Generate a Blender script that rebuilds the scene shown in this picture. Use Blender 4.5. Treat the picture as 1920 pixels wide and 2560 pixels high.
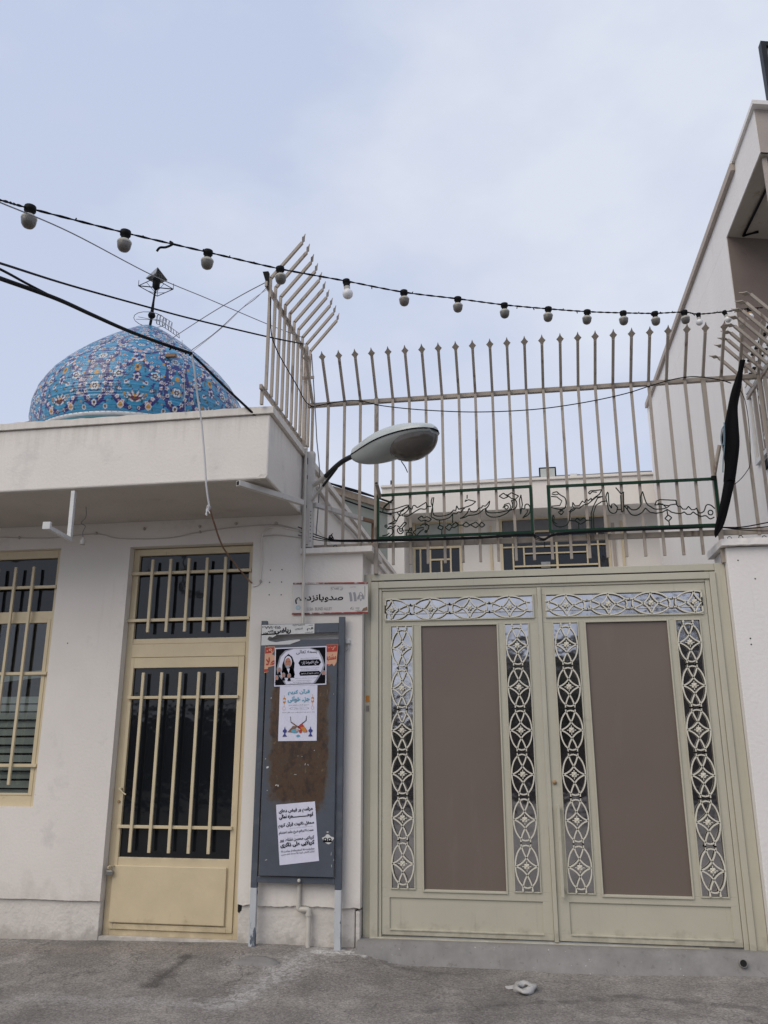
import bpy, bmesh, math, random, unicodedata
import numpy as np
from mathutils import Vector, Matrix

for o in list(bpy.data.objects): bpy.data.objects.remove(o)
SC = bpy.context.scene
COL = SC.collection
R = math.radians
rnd = random.Random(7)

# ------------------------------------------------------------------ camera
FPX = 2054.3                                  # focal length for the 1920 px wide photograph
pit, yaw, rol = R(15.842), R(9.302), R(0.022)
fw = Vector((-math.sin(yaw)*math.cos(pit), math.cos(yaw)*math.cos(pit), math.sin(pit)))
rt0 = Vector((math.cos(yaw), math.sin(yaw), 0)); up0 = rt0.cross(fw)
rt = math.cos(rol)*rt0 + math.sin(rol)*up0; up = -math.sin(rol)*rt0 + math.cos(rol)*up0
CAM = Vector((0, -6.726, 1.55))
cd = bpy.data.cameras.new('camera'); cam = bpy.data.objects.new('camera', cd); COL.objects.link(cam)
cd.sensor_fit = 'HORIZONTAL'; cd.sensor_width = 36; cd.lens = 36*FPX/1920; cd.clip_start = .05; cd.clip_end = 1000
M = Matrix((rt, up, -fw)).transposed().to_4x4(); M.translation = CAM
cam.matrix_world = M
SC.camera = cam
def ray(px, py): return fw + (px-960)/FPX*rt - (py-1280)/FPX*up
def at(px, py, Y=0):
    d = ray(px, py); return CAM + (Y-CAM.y)/d.y*d
def atX(px, py, X):
    d = ray(px, py); return CAM + (X-CAM.x)/d.x*d
def atZ(px, py, Z):
    d = ray(px, py); return CAM + (Z-CAM.z)/d.z*d

# ------------------------------------------------------------------ sky and sun (overcast day)
SUN_EL, SUN_ROT = R(42), R(214)
w = bpy.data.worlds.new("World"); SC.world = w; w.use_nodes = True
nt = w.node_tree; nt.nodes.clear(); N = nt.nodes.new; L = nt.links.new
out = N('ShaderNodeOutputWorld'); sky = N('ShaderNodeTexSky'); sky.sky_type = 'NISHITA'; sky.sun_disc = False
sky.sun_elevation = SUN_EL; sky.sun_rotation = SUN_ROT
b1 = N('ShaderNodeBackground'); b1.inputs[1].default_value = .1; L(sky.outputs[0], b1.inputs[0])
tc = N('ShaderNodeTexCoord'); mp = N('ShaderNodeMapping'); mp.inputs['Scale'].default_value = (1, 1, 1.9)
mp.inputs['Location'].default_value = (3.1, .4, .2)
L(tc.outputs['Generated'], mp.inputs[0])
nz = N('ShaderNodeTexNoise'); nz.inputs['Scale'].default_value = 1.7; nz.inputs['Detail'].default_value = 6; nz.inputs['Roughness'].default_value = .52
L(mp.outputs[0], nz.inputs[0])
cr = N('ShaderNodeValToRGB'); cr.color_ramp.elements[0].position = .42; cr.color_ramp.elements[1].position = .62
cr.color_ramp.elements[0].color = (.47, .535, .695, 1); cr.color_ramp.elements[1].color = (.64, .68, .77, 1)
L(nz.outputs[0], cr.inputs[0])
# overcast sky is a little paler towards the horizon
sx = N('ShaderNodeSeparateXYZ'); L(tc.outputs['Generated'], sx.inputs[0])
mr = N('ShaderNodeMapRange'); mr.inputs[1].default_value = .0; mr.inputs[2].default_value = .75; mr.inputs[3].default_value = .55; mr.inputs[4].default_value = 0
L(sx.outputs[2], mr.inputs[0])
mxh = N('ShaderNodeMix'); mxh.data_type = 'RGBA'; L(mr.outputs[0], mxh.inputs[0]); L(cr.outputs[0], mxh.inputs[6]); mxh.inputs[7].default_value = (.61, .635, .745, 1)
b2 = N('ShaderNodeBackground'); b2.inputs[1].default_value = 1.0; L(mxh.outputs[2], b2.inputs[0])
mx = N('ShaderNodeMixShader'); mx.inputs[0].default_value = .93
L(b1.outputs[0], mx.inputs[1]); L(b2.outputs[0], mx.inputs[2]); L(mx.outputs[0], out.inputs[0])
sd = bpy.data.lights.new('sun', 'SUN'); sd.energy = 1.4; sd.angle = R(50); sd.color = (1, .90, .76)
sun = bpy.data.objects.new('sun', sd); COL.objects.link(sun); sun.location = (0, -20, 30)
sdir = Vector((math.sin(SUN_ROT)*math.cos(SUN_EL), math.cos(SUN_ROT)*math.cos(SUN_EL), math.sin(SUN_EL)))
sun.rotation_euler = sdir.to_track_quat('Z', 'Y').to_euler()
SC.view_settings.view_transform = 'Standard'; SC.view_settings.look = 'None'
SC.view_settings.exposure = .25; SC.view_settings.gamma = 1

# ------------------------------------------------------------------ materials
def srgb(r, g, b):
    f = lambda c: (c/255/12.92 if c/255 <= .04045 else ((c/255+.055)/1.055)**2.4)
    return (f(r), f(g), f(b))
def mat(name, col, rough=.6, var=.12, scale=6, bump=.0, bscale=60, metal=0, col2=None, c2lo=.6, c2hi=.7, c2scale=4, spec=.5, stretch=None, coat=0):
    m = bpy.data.materials.new(name); m.use_nodes = True; t = m.node_tree; n = t.nodes; p = n['Principled BSDF']
    p.inputs['Roughness'].default_value = rough; p.inputs['Metallic'].default_value = metal
    p.inputs['Specular IOR Level'].default_value = spec
    if coat: p.inputs['Coat Weight'].default_value = coat; p.inputs['Coat Roughness'].default_value = .15
    g = n.new('ShaderNodeNewGeometry'); src = g.outputs['Position']
    if stretch:
        q = n.new('ShaderNodeMapping'); q.inputs['Scale'].default_value = stretch; t.links.new(src, q.inputs[0]); src = q.outputs[0]
    a = n.new('ShaderNodeTexNoise'); a.inputs['Scale'].default_value = scale; a.inputs['Detail'].default_value = 6; a.inputs['Roughness'].default_value = .6
    t.links.new(src, a.inputs[0])
    r = n.new('ShaderNodeMapRange'); r.inputs[1].default_value = .3; r.inputs[2].default_value = .7; r.inputs[3].default_value = 1-var; r.inputs[4].default_value = 1+var*.6
    t.links.new(a.outputs[0], r.inputs[0])
    mxn = n.new('ShaderNodeMix'); mxn.data_type = 'RGBA'; mxn.blend_type = 'MULTIPLY'; mxn.inputs[0].default_value = 1
    mxn.inputs[6].default_value = (*col, 1); t.links.new(r.outputs[0], mxn.inputs[7]); res = mxn.outputs[2]
    if col2:
        b = n.new('ShaderNodeTexNoise'); b.inputs['Scale'].default_value = c2scale; b.inputs['Detail'].default_value = 8; b.inputs['Roughness'].default_value = .65
        t.links.new(src, b.inputs[0])
        k = n.new('ShaderNodeMapRange'); k.inputs[1].default_value = c2lo; k.inputs[2].default_value = c2hi
        t.links.new(b.outputs[0], k.inputs[0])
        m2 = n.new('ShaderNodeMix'); m2.data_type = 'RGBA'; t.links.new(k.outputs[0], m2.inputs[0]); t.links.new(res, m2.inputs[6]); m2.inputs[7].default_value = (*col2, 1); res = m2.outputs[2]
    t.links.new(res, p.inputs['Base Color'])
    if bump:
        c = n.new('ShaderNodeTexNoise'); c.inputs['Scale'].default_value = bscale; c.inputs['Detail'].default_value = 5
        t.links.new(g.outputs['Position'], c.inputs[0])
        bp = n.new('ShaderNodeBump'); bp.inputs['Strength'].default_value = 1; bp.inputs['Distance'].default_value = bump
        t.links.new(c.outputs[0], bp.inputs['Height']); t.links.new(bp.outputs[0], p.inputs['Normal'])
    m['res'] = 0
    return m
MT = {}
MT['plaster'] = mat('white_plaster', (.745, .70, .645), .85, .06, 1.3, .0025, 45, col2=(.52, .49, .47), c2lo=.58, c2hi=.8, c2scale=2.2)
MT['plaster_rough'] = mat('rough_white_plaster', (.64, .60, .55), .9, .1, 3, .008, 28, col2=(.45, .42, .39), c2lo=.6, c2hi=.75, c2scale=5)
MT['plaster_right'] = mat('cool_white_plaster', (.75, .72, .69), .85, .04, 1.0, .003, 35, col2=(.60, .585, .57), c2lo=.6, c2hi=.85, c2scale=1.4, stretch=(2, 2, .6))
MT['plaster_back'] = mat('courtyard_plaster', (.72, .68, .63), .85, .05, 1, .003, 40)
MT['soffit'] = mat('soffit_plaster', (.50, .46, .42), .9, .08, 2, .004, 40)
MT['dark'] = mat('shade_black', (.008, .008, .008), .9, 0)  # flat black stands in for the shade inside holes, gaps and rooms
MT['yellow'] = mat('cream_yellow_paint', (.62, .52, .34), .42, .07, 5, .0012, 30, col2=(.45, .33, .17), c2lo=.66, c2hi=.8, c2scale=9)
MT['gate'] = mat('pale_olive_paint', (.49, .465, .37), .38, .05, 3, .001, 25, col2=(.34, .32, .25), c2lo=.66, c2hi=.85, c2scale=5)
MT['gatepale'] = mat('pale_cast_scrollwork', (.66, .63, .53), .45, .08, 20)
MT['panel'] = mat('brown_satin_glass', (.165, .130, .108), .38, .05, 1.2, col2=(.42, .38, .35), c2lo=.80, c2hi=.83, c2scale=55, spec=.45)
MT['fence'] = mat('weathered_beige_paint', (.35, .30, .25), .55, .14, 5, .0012, 50, col2=(.13, .08, .05), c2lo=.64, c2hi=.75, c2scale=10, stretch=(1, 1, .4))
MT['rust'] = mat('rusty_brown_metal', (.22, .13, .08), .75, .3, 14, .002, 60)
MT['green'] = mat('dark_green_paint', (.010, .040, .022), .4, .25, 12, spec=.15)
MT['greendark'] = mat('black_green_wire', (.008, .020, .013), .5, .2, 12, spec=.15)
MT['black'] = mat('black_rubber', (.005, .005, .006), .7, .2, 20, spec=.15)
MT['darkmetal'] = mat('dark_lamp_metal', (.025, .027, .030), .45, .25, 12, spec=.15)
MT['board'] = mat('blue_grey_paint', (.070, .082, .104), .42, .12, 6, .001, 40, col2=(.14, .15, .17), c2lo=.55, c2hi=.8, c2scale=5)
MT['white'] = mat('white_paint', (.60, .60, .59), .6, .1, 8, .0012, 60)
MT['legpaint'] = mat('flaking_white_paint', (.50, .52, .54), .6, .12, 10, .0012, 60, col2=(.10, .12, .15), c2lo=.545, c2hi=.57, c2scale=9, stretch=(1, 1, .35))
MT['pvc'] = mat('cream_pvc', (.55, .52, .46), .45, .1, 9)
MT['galv'] = mat('painted_steel', (.55, .53, .50), .55, .12, 10, .001, 50)
MT['lampshell'] = mat('lamp_shell', (.45, .485, .475), .25, .05, 5)
MT['lampbody'] = mat('lamp_body', (.27, .29, .285), .3, .1, 6)
MT['lens'] = mat('smoky_lens', (.075, .066, .06), .1, .2, 8, spec=.5)
MT['paper'] = mat('white_paper', (.66, .66, .78), .6, .05, 12, .002, 14)
MT['ink'] = mat('black_ink', (.006, .006, .009), .8, 0, spec=.1)
MT['greyink'] = mat('grey_ink', (.27, .27, .28), .6, 0)
MT['faded'] = mat('faded_ink', (.25, .22, .20), .6, .5, 80)
MT['red'] = mat('red_print', (.40, .035, .02), .6, .1, 20)
MT['peach'] = mat('peach_print', (.62, .35, .22), .6, .1, 10)
MT['cyan'] = mat('cyan_print', (.10, .35, .48), .6, .1, 10)
MT['orange'] = mat('orange_print', (.55, .22, .03), .6, .2, 30)
MT['skin'] = mat('portrait_skin_print', (.42, .18, .12), .6, .15, 40)
MT['silver'] = mat('grey_print', (.30, .31, .36), .6, .1, 30)
MT['navy'] = mat('navy_print', (.03, .04, .20), .6, .1, 20)
MT['signface'] = mat('enamel_sign', (.60, .57, .54), .4, .05, 6, col2=(.30, .12, .05), c2lo=.67, c2hi=.78, c2scale=9)
MT['signred'] = mat('red_rust_edge', (.28, .04, .03), .6, .3, 25, col2=(.55, .5, .48), c2lo=.5, c2hi=.6, c2scale=14)
MT['globewhite'] = mat('white_globe', (.72, .72, .72), .25, .03, 8)
MT['globegrey'] = mat('dusty_grey_globe', (.14, .13, .118), .3, .2, 12, col2=(.08, .075, .068), c2lo=.5, c2hi=.7, c2scale=10)
MT['collar'] = mat('cream_collar', (.42, .41, .36), .5, .1, 12)
MT['tancollar'] = mat('tan_collar', (.35, .22, .11), .5, .2, 12)
MT['brownwall'] = mat('brown_stone', (.195, .155, .135), .8, .12, 2, .003, 40, col2=(.11, .085, .07), c2lo=.62, c2hi=.8, c2scale=5)
MT['brownlight'] = mat('brown_fascia', (.40, .345, .30), .8, .1, 2, .003, 40)
MT['brownsoffit'] = mat('brown_soffit', (.34, .30, .25), .85, .12, 2, .003, 30, col2=(.17, .12, .08), c2lo=.6, c2hi=.75, c2scale=4)
MT['palecoping'] = mat('worn_coping', (.32, .25, .19), .85, .3, 9, .01, 25)
MT['greenwall'] = mat('grey_green_wall', (.29, .31, .27), .85, .1, 2, .004, 30)
MT['concrete'] = mat('patchy_concrete', (.235, .225, .215), .9, .18, 7, .006, 30, col2=(.46, .45, .44), c2lo=.62, c2hi=.70, c2scale=16)
MT['flag'] = mat('black_cloth', (.003, .003, .004), .85, .3, 8, .003, 60, spec=.15)
MT['palecloth'] = mat('pale_blue_print', (.16, .23, .27), .8, .1, 8)
MT['slat'] = mat('grey_blind', (.42, .45, .43), .6, .1, 5)
MT['steel'] = mat('steel', (.30, .30, .29), .35, .2, 30, metal=.8)
MT['wirewhite'] = mat('white_cable', (.55, .55, .56), .5, .1, 8)
MT['wiregrey'] = mat('grey_cable', (.16, .16, .17), .5, .1, 8)
MT['bag'] = mat('thin_plastic', (.45, .44, .43), .25, .1, 20)
MT['bark'] = mat('bark', (.06, .045, .035), .9, .3, 6)
MT['leaf'] = mat('leaf', (.05, .06, .035), .6, .4, 3)
MT['brick'] = mat('far_wall', (.12, .10, .09), .9, .2, 2)

def glass_dark(name, col, rough, spec, wav=0, metal=0, col2=None):
    m = mat(name, col, rough, .25, 4, spec=spec, metal=metal, col2=col2, c2lo=.70, c2hi=.74, c2scale=34, stretch=(1, 1, .25) if col2 else None)
    if wav:
        n = m.node_tree.nodes; l = m.node_tree.links
        g = n.new('ShaderNodeNewGeometry'); c = n.new('ShaderNodeTexNoise'); c.inputs['Scale'].default_value = 7; c.inputs['Detail'].default_value = 2
        l.new(g.outputs['Position'], c.inputs[0]); b = n.new('ShaderNodeBump'); b.inputs['Distance'].default_value = wav; b.inputs['Strength'].default_value = 1
        l.new(c.outputs[0], b.inputs['Height']); l.new(b.outputs[0], n['Principled BSDF'].inputs['Normal'])
    return m
MT['pane'] = glass_dark('dark_window_glass', (.010, .012, .015), .07, .5, .003, col2=(.09, .09, .09))
MT['mirror'] = glass_dark('mirrored_glass', (.57, .555, .56), .07, .5, .003, 1)
m = bpy.data.materials.new('clear_window_glass'); m.use_nodes = True; t = m.node_tree; t.nodes.clear()
o_ = t.nodes.new('ShaderNodeOutputMaterial'); a_ = t.nodes.new('ShaderNodeBsdfTransparent'); a_.inputs[0].default_value = (.8, .82, .81, 1)
g_ = t.nodes.new('ShaderNodeBsdfGlossy'); g_.inputs['Roughness'].default_value = .05; x_ = t.nodes.new('ShaderNodeMixShader'); x_.inputs[0].default_value = .07
t.links.new(a_.outputs[0], x_.inputs[1]); t.links.new(g_.outputs[0], x_.inputs[2]); t.links.new(x_.outputs[0], o_.inputs[0])
MT['clear'] = m

# asphalt: aggregate speckle, a dark oil stain and pale paint dust with shapes of their own
m = mat('asphalt', (.205, .188, .172), .92, .3, 1.6, .003, 70, col2=(.32, .295, .27), c2lo=.48, c2hi=.72, c2scale=2.3); MT['asphalt'] = m
n = m.node_tree.nodes; l = m.node_tree.links; P = n['Principled BSDF']; base = P.inputs['Base Color'].links[0].from_socket
geo = n.new('ShaderNodeNewGeometry')
def segmask(ax, ay, bx, by, wid, soft, nscale, namp):
    """soft-edged irregular blotch round the segment a-b on the ground"""
    nzz = n.new('ShaderNodeTexNoise'); nzz.inputs['Scale'].default_value = nscale; nzz.inputs['Detail'].default_value = 6; l.new(geo.outputs['Position'], nzz.inputs[0])
    s1 = n.new('ShaderNodeSeparateXYZ'); l.new(geo.outputs['Position'], s1.inputs[0])
    ln = math.hypot(bx-ax, by-ay); ux, uy = (bx-ax)/ln, (by-ay)/ln
    def mth(op, a, b=None, cl=False):
        q = n.new('ShaderNodeMath'); q.operation = op; q.use_clamp = cl
        for i, v in enumerate((a, b)):
            if v is None: continue
            if isinstance(v, (int, float)): q.inputs[i].default_value = v
            else: l.new(v, q.inputs[i])
        return q.outputs[0]
    dx = mth('SUBTRACT', s1.outputs[0], ax); dy = mth('SUBTRACT', s1.outputs[1], ay)
    tt = mth('ADD', mth('MULTIPLY', dx, ux), mth('MULTIPLY', dy, uy)); nn = mth('SUBTRACT', mth('MULTIPLY', dx, -uy), mth('MULTIPLY', dy, -ux))
    tcl = mth('MINIMUM', mth('MAXIMUM', tt, 0.0), ln); te = mth('SUBTRACT', tt, tcl)
    d = mth('SQRT', mth('ADD', mth('MULTIPLY', te, te), mth('MULTIPLY', nn, nn)))
    d = mth('ADD', d, mth('MULTIPLY', mth('SUBTRACT', nzz.outputs[0], .5), namp))
    r = n.new('ShaderNodeMapRange'); r.inputs[1].default_value = wid; r.inputs[2].default_value = wid+soft; r.inputs[3].default_value = 1; r.inputs[4].default_value = 0
    l.new(d, r.inputs[0]); return r.outputs[0]
def overlay(base, mask, col, k):
    a = n.new('ShaderNodeMath'); a.operation = 'MULTIPLY'; l.new(mask, a.inputs[0]); a.inputs[1].default_value = k
    x = n.new('ShaderNodeMix'); x.data_type = 'RGBA'; l.new(a.outputs[0], x.inputs[0]); l.new(base, x.inputs[6]); x.inputs[7].default_value = (*col, 1); return x.outputs[2]
p1, p2 = atZ(465, 2415, 0), atZ(380, 2465, 0)
base = overlay(base, segmask(p1.x, p1.y, p2.x, p2.y, .02, .07, 9, .16), (.055, .05, .047), .75)
p1, p2 = atZ(60, 2500, 0), atZ(560, 2510, 0)
base = overlay(base, segmask(p1.x, p1.y, p2.x, p2.y, .0, .16, 14, .5), (.36, .345, .33), .5)
p1, p2 = atZ(560, 2510, 0), atZ(800, 2390, 0.02)
base = overlay(base, segmask(p1.x, p1.y, p2.x, p2.y, .0, .17, 16, .5), (.42, .405, .39), .65)
p1, p2 = atZ(800, 2400, 0.02), atZ(960, 2400, 0.02)
base = overlay(base, segmask(p1.x, p1.y, p2.x, p2.y, .0, .09, 22, .35), (.55, .54, .52), .8)
p1, p2 = atZ(0, 2375, 0.03), atZ(590, 2390, .03)
base = overlay(base, segmask(p1.x, p1.y, p2.x, p2.y, .0, .14, 12, .35), (.26, .22, .19), .5)
for x0_, y0_, x1_, y1_ in ((1560, 2490, 1900, 2520), (960, 2420, 1150, 2440), (1050, 2530, 1500, 2500)):
    p1, p2 = atZ(x0_, y0_, 0), atZ(x1_, y1_, 0)
    base = overlay(base, segmask(p1.x, p1.y, p2.x, p2.y, .0, .06, 7, .3), (.07, .065, .062), .5)
vo = n.new('ShaderNodeTexVoronoi'); vo.inputs['Scale'].default_value = 95; l.new(geo.outputs['Position'], vo.inputs[0])
vr = n.new('ShaderNodeMapRange'); vr.inputs[1].default_value = 0; vr.inputs[2].default_value = 1; vr.inputs[3].default_value = .68; vr.inputs[4].default_value = 1.3
sp = n.new('ShaderNodeSeparateColor'); l.new(vo.outputs['Color'], sp.inputs[0]); l.new(sp.outputs[0], vr.inputs[0])
xx = n.new('ShaderNodeMix'); xx.data_type = 'RGBA'; xx.blend_type = 'MULTIPLY'; xx.inputs[0].default_value = 1; l.new(base, xx.inputs[6]); l.new(vr.outputs[0], xx.inputs[7])
# hairline cracks and dark sharp grit
v2 = n.new('ShaderNodeTexVoronoi'); v2.feature = 'DISTANCE_TO_EDGE'; v2.inputs['Scale'].default_value = .9
nw = n.new('ShaderNodeTexNoise'); nw.inputs['Scale'].default_value = 5; nw.inputs['Detail'].default_value = 6; l.new(geo.outputs['Position'], nw.inputs[0])
va = n.new('ShaderNodeVectorMath'); va.operation = 'MULTIPLY_ADD'; l.new(nw.outputs['Color'], va.inputs[0]); va.inputs[1].default_value = (.35, .35, .35); l.new(geo.outputs['Position'], va.inputs[2]); l.new(va.outputs[0], v2.inputs[0])
ck_ = n.new('ShaderNodeMapRange'); ck_.inputs[1].default_value = .0; ck_.inputs[2].default_value = .006; ck_.inputs[3].default_value = .75; ck_.inputs[4].default_value = 0; l.new(v2.outputs['Distance'], ck_.inputs[0])
res_ = overlay(xx.outputs[2], ck_.outputs[0], (.05, .045, .04), .8)
n3 = n.new('ShaderNodeTexNoise'); n3.inputs['Scale'].default_value = 55; n3.inputs['Detail'].default_value = 3; l.new(geo.outputs['Position'], n3.inputs[0])
m3 = n.new('ShaderNodeMapRange'); m3.inputs[1].default_value = .66; m3.inputs[2].default_value = .69; l.new(n3.outputs[0], m3.inputs[0]); res_ = overlay(res_, m3.outputs[0], (.50, .48, .45), .45)
m4 = n.new('ShaderNodeMapRange'); m4.inputs[1].default_value = .34; m4.inputs[2].default_value = .31; l.new(n3.outputs[0], m4.inputs[0]); res_ = overlay(res_, m4.outputs[0], (.05, .045, .04), .7)
l.new(res_, P.inputs['Base Color'])
def soil(key, scale, stretch, lo, hi, col, k, z0=None, z1=None):
    """dirt of its own shape over a paint; z0..z1 optionally limits splash dirt to a height band"""
    t = MT[key].node_tree; n_ = t.nodes; p = n_['Principled BSDF']; b_ = p.inputs['Base Color'].links[0].from_socket
    g = n_.new('ShaderNodeNewGeometry'); mpg = n_.new('ShaderNodeMapping'); mpg.inputs['Scale'].default_value = stretch; t.links.new(g.outputs['Position'], mpg.inputs[0])
    a = n_.new('ShaderNodeTexNoise'); a.inputs['Scale'].default_value = scale; a.inputs['Detail'].default_value = 8; a.inputs['Roughness'].default_value = .65; t.links.new(mpg.outputs[0], a.inputs[0]); v = a.outputs[0]
    if z0 is not None:
        sp_ = n_.new('ShaderNodeSeparateXYZ'); t.links.new(g.outputs['Position'], sp_.inputs[0]); zr = n_.new('ShaderNodeMapRange'); zr.inputs[1].default_value = z0; zr.inputs[2].default_value = z1; zr.inputs[3].default_value = .35; zr.inputs[4].default_value = -.05
        t.links.new(sp_.outputs[2], zr.inputs[0]); ad = n_.new('ShaderNodeMath'); ad.operation = 'ADD'; t.links.new(v, ad.inputs[0]); t.links.new(zr.outputs[0], ad.inputs[1]); v = ad.outputs[0]
    q = n_.new('ShaderNodeMapRange'); q.inputs[1].default_value = lo; q.inputs[2].default_value = hi; q.inputs[4].default_value = k; t.links.new(v, q.inputs[0])
    x = n_.new('ShaderNodeMix'); x.data_type = 'RGBA'; t.links.new(q.outputs[0], x.inputs[0]); t.links.new(b_, x.inputs[6]); x.inputs[7].default_value = (*col, 1); t.links.new(x.outputs[2], p.inputs['Base Color'])
soil('plaster', 2.6, (4, 4, .35), .60, .78, (.46, .43, .39), .3)
soil('plaster', 2.2, (9, 9, .25), .66, .95, (.50, .46, .40), .4, 4.02, 3.7); soil('plaster', 5, (1.2, 1.2, .8), .70, .95, (.45, .41, .36), .4, .36, .75)
soil('plaster', 9, (1, 1, 1), .70, .76, (.30, .28, .26), .35)
soil('plaster_rough', 8, (1, 1, .7), .62, .80, (.30, .27, .235), .5, .04, .24)
soil('plaster_right', 3, (5, 5, .3), .62, .8, (.45, .43, .41), .35)
soil('plaster_back', 3, (5, 5, .3), .62, .8, (.45, .42, .38), .35)
soil('gate', 6, (5, 5, .25), .60, .75, (.24, .21, .15), .35); soil('gate', 10, (1, 1, 1), .60, .78, (.25, .22, .17), .4, .10, .30)
soil('yellow', 14, (3, 3, .5), .68, .73, (.20, .10, .04), .6); soil('yellow', 9, (1, 1, 1), .60, .78, (.33, .26, .16), .4, .07, .26)
soil('board', 6, (3, 3, .4), .62, .70, (.22, .23, .25), .5); soil('white', 10, (1, 1, 1), .64, .74, (.30, .27, .24), .5)
soil('fence', 9, (1, 1, .25), .58, .66, (.10, .055, .03), .75); soil('galv', 8, (2, 2, .5), .62, .7, (.28, .2, .14), .6)
soil('concrete', 16, (1, 1, 1), .60, .66, (.09, .08, .07), .7); soil('concrete', 30, (1, 1, 1), .66, .69, (.62, .61, .60), .8)
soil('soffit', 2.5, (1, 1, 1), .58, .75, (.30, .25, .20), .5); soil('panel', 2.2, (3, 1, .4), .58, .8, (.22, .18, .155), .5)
soil('lampshell', 9, (1, 1, 1), .58, .72, (.34, .34, .31), .5)

# ------------------------------------------------------------------ mesh helpers
def tag(o, label=None, cat=None, group=None, kind=None):
    if label: o['label'] = label
    if cat: o['category'] = cat
    if group: o['group'] = group
    if kind: o['kind'] = kind
    return o
def thing(name, loc, label, cat, group=None):
    o = bpy.data.objects.new(name, None); o.empty_display_size = .1; COL.objects.link(o); o.location = loc
    return tag(o, label, cat, group)
def origin(o):
    v = Vector((0, 0, 0))
    while o is not None: v += o.location; o = o.parent
    return v
class MB:
    def __init__(s): s.v = []; s.f = []; s.smooth = []
    def add(s, vs, fs, sm=False):
        b = len(s.v); s.v += [tuple(q) for q in vs]; s.f += [tuple(b+i for i in q) for q in fs]; s.smooth += [sm]*len(fs); return s
    def box(s, x0, x1, y0, y1, z0, z1):
        x0, x1 = sorted((x0, x1)); y0, y1 = sorted((y0, y1)); z0, z1 = sorted((z0, z1))
        vs = [(x, y, z) for z in (z0, z1) for y in (y0, y1) for x in (x0, x1)]
        return s.add(vs, [(0, 2, 3, 1), (4, 5, 7, 6), (0, 1, 5, 4), (2, 6, 7, 3), (0, 4, 6, 2), (1, 3, 7, 5)])
    def bar(s, p, q, w, h=None, roll=0, upv=(0, 0, 1)):
        h = h or w; p = Vector(p); q = Vector(q); d = (q-p).normalized(); u = Vector(upv)
        if abs(d.dot(u)) > .98: u = Vector((0, 1, 0))
        a = d.cross(u).normalized(); b = a.cross(d)
        vs = [c + a*i*w/2 + b*j*h/2 for c in (p, q) for i, j in ((-1, -1), (1, -1), (1, 1), (-1, 1))]
        return s.add(vs, [(0, 1, 2, 3), (7, 6, 5, 4), (0, 4, 5, 1), (1, 5, 6, 2), (2, 6, 7, 3), (3, 7, 4, 0)])
    def tube(s, pts, r, n=8, cap=True):
        pts = [Vector(p) for p in pts]; rr = r if isinstance(r, (list, tuple)) else [r]*len(pts)
        vs = []; prev = None
        for i, p in enumerate(pts):
            d = (pts[min(i+1, len(pts)-1)]-pts[max(i-1, 0)]).normalized()
            if prev is None:
                u = Vector((0, 0, 1)) if abs(d.z) < .9 else Vector((0, 1, 0)); a = d.cross(u).normalized()
            else: a = (prev - d*prev.dot(d)).normalized()
            prev = a; b = d.cross(a)
            for k in range(n):
                t = 2*math.pi*k/n; vs.append(p + (a*math.cos(t)+b*math.sin(t))*rr[i])
        fs = [(i*n+k, i*n+(k+1) % n, (i+1)*n+(k+1) % n, (i+1)*n+k) for i in range(len(pts)-1) for k in range(n)]
        s.add(vs, fs, True)
        if cap: s.add(vs[:n], [tuple(range(n))[::-1]]); s.add(vs[-n:], [tuple(range(n))])
        return s
    def prism(s, poly, y0, y1):           # polygon in X,Z extruded along Y
        n = len(poly); vs = [(x, y0, z) for x, z in poly] + [(x, y1, z) for x, z in poly]
        return s.add(vs, [tuple(range(n)), tuple(range(n, 2*n))[::-1]] + [(i, n+i, n+(i+1) % n, (i+1) % n) for i in range(n)])
    def prismX(s, poly, x0, x1):          # polygon in Y,Z extruded along X
        n = len(poly); vs = [(x0, y, z) for y, z in poly] + [(x1, y, z) for y, z in poly]
        return s.add(vs, [tuple(range(n)), tuple(range(n, 2*n))[::-1]] + [(i, n+i, n+(i+1) % n, (i+1) % n) for i in range(n)])
    def lathe(s, prof, c, axis=(0, 0, 1), n=24):
        ax = Vector(axis).normalized(); u = Vector((1, 0, 0)) if abs(ax.x) < .9 else Vector((0, 1, 0)); a = ax.cross(u).normalized(); b = ax.cross(a); c = Vector(c)
        vs = [c + ax*h + (a*math.cos(2*math.pi*k/n)+b*math.sin(2*math.pi*k/n))*max(r, 1e-4) for r, h in prof for k in range(n)]
        m_ = len(prof)
        fs = [(i*n+k, i*n+(k+1) % n, (i+1)*n+(k+1) % n, (i+1)*n+k) for i in range(m_-1) for k in range(n)]
        s.add(vs, fs, True); s.add(vs[:n], [tuple(range(n))[::-1]]); s.add(vs[-n:], [tuple(range(n))]); return s
    def build(s, name, m, parent=None, bevel=0, label=None):
        me = bpy.data.meshes.new(name); o0 = origin(parent) if parent else Vector((0, 0, 0))
        me.from_pydata([tuple(Vector(v)-o0) for v in s.v], [], s.f); me.update()
        bm = bmesh.new(); bm.from_mesh(me)
        bmesh.ops.recalc_face_normals(bm, faces=bm.faces); bm.to_mesh(me); bm.free()
        if len(me.polygons) == len(s.smooth): me.polygons.foreach_set('use_smooth', s.smooth)
        me.materials.append(MT[m] if isinstance(m, str) else m)
        o = bpy.data.objects.new(name, me); COL.objects.link(o); o.parent = parent
        if bevel:
            bv = o.modifiers.new('bevel', 'BEVEL'); bv.width = bevel; bv.segments = 2; bv.limit_method = 'ANGLE'
        if label: o['label'] = label
        return o
def dup(o, parent=None):
    c = o.copy(); COL.objects.link(c); c.parent = parent
    for ch in [q for q in bpy.data.objects if q.parent == o]: dup(ch, c)
    return c
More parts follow.
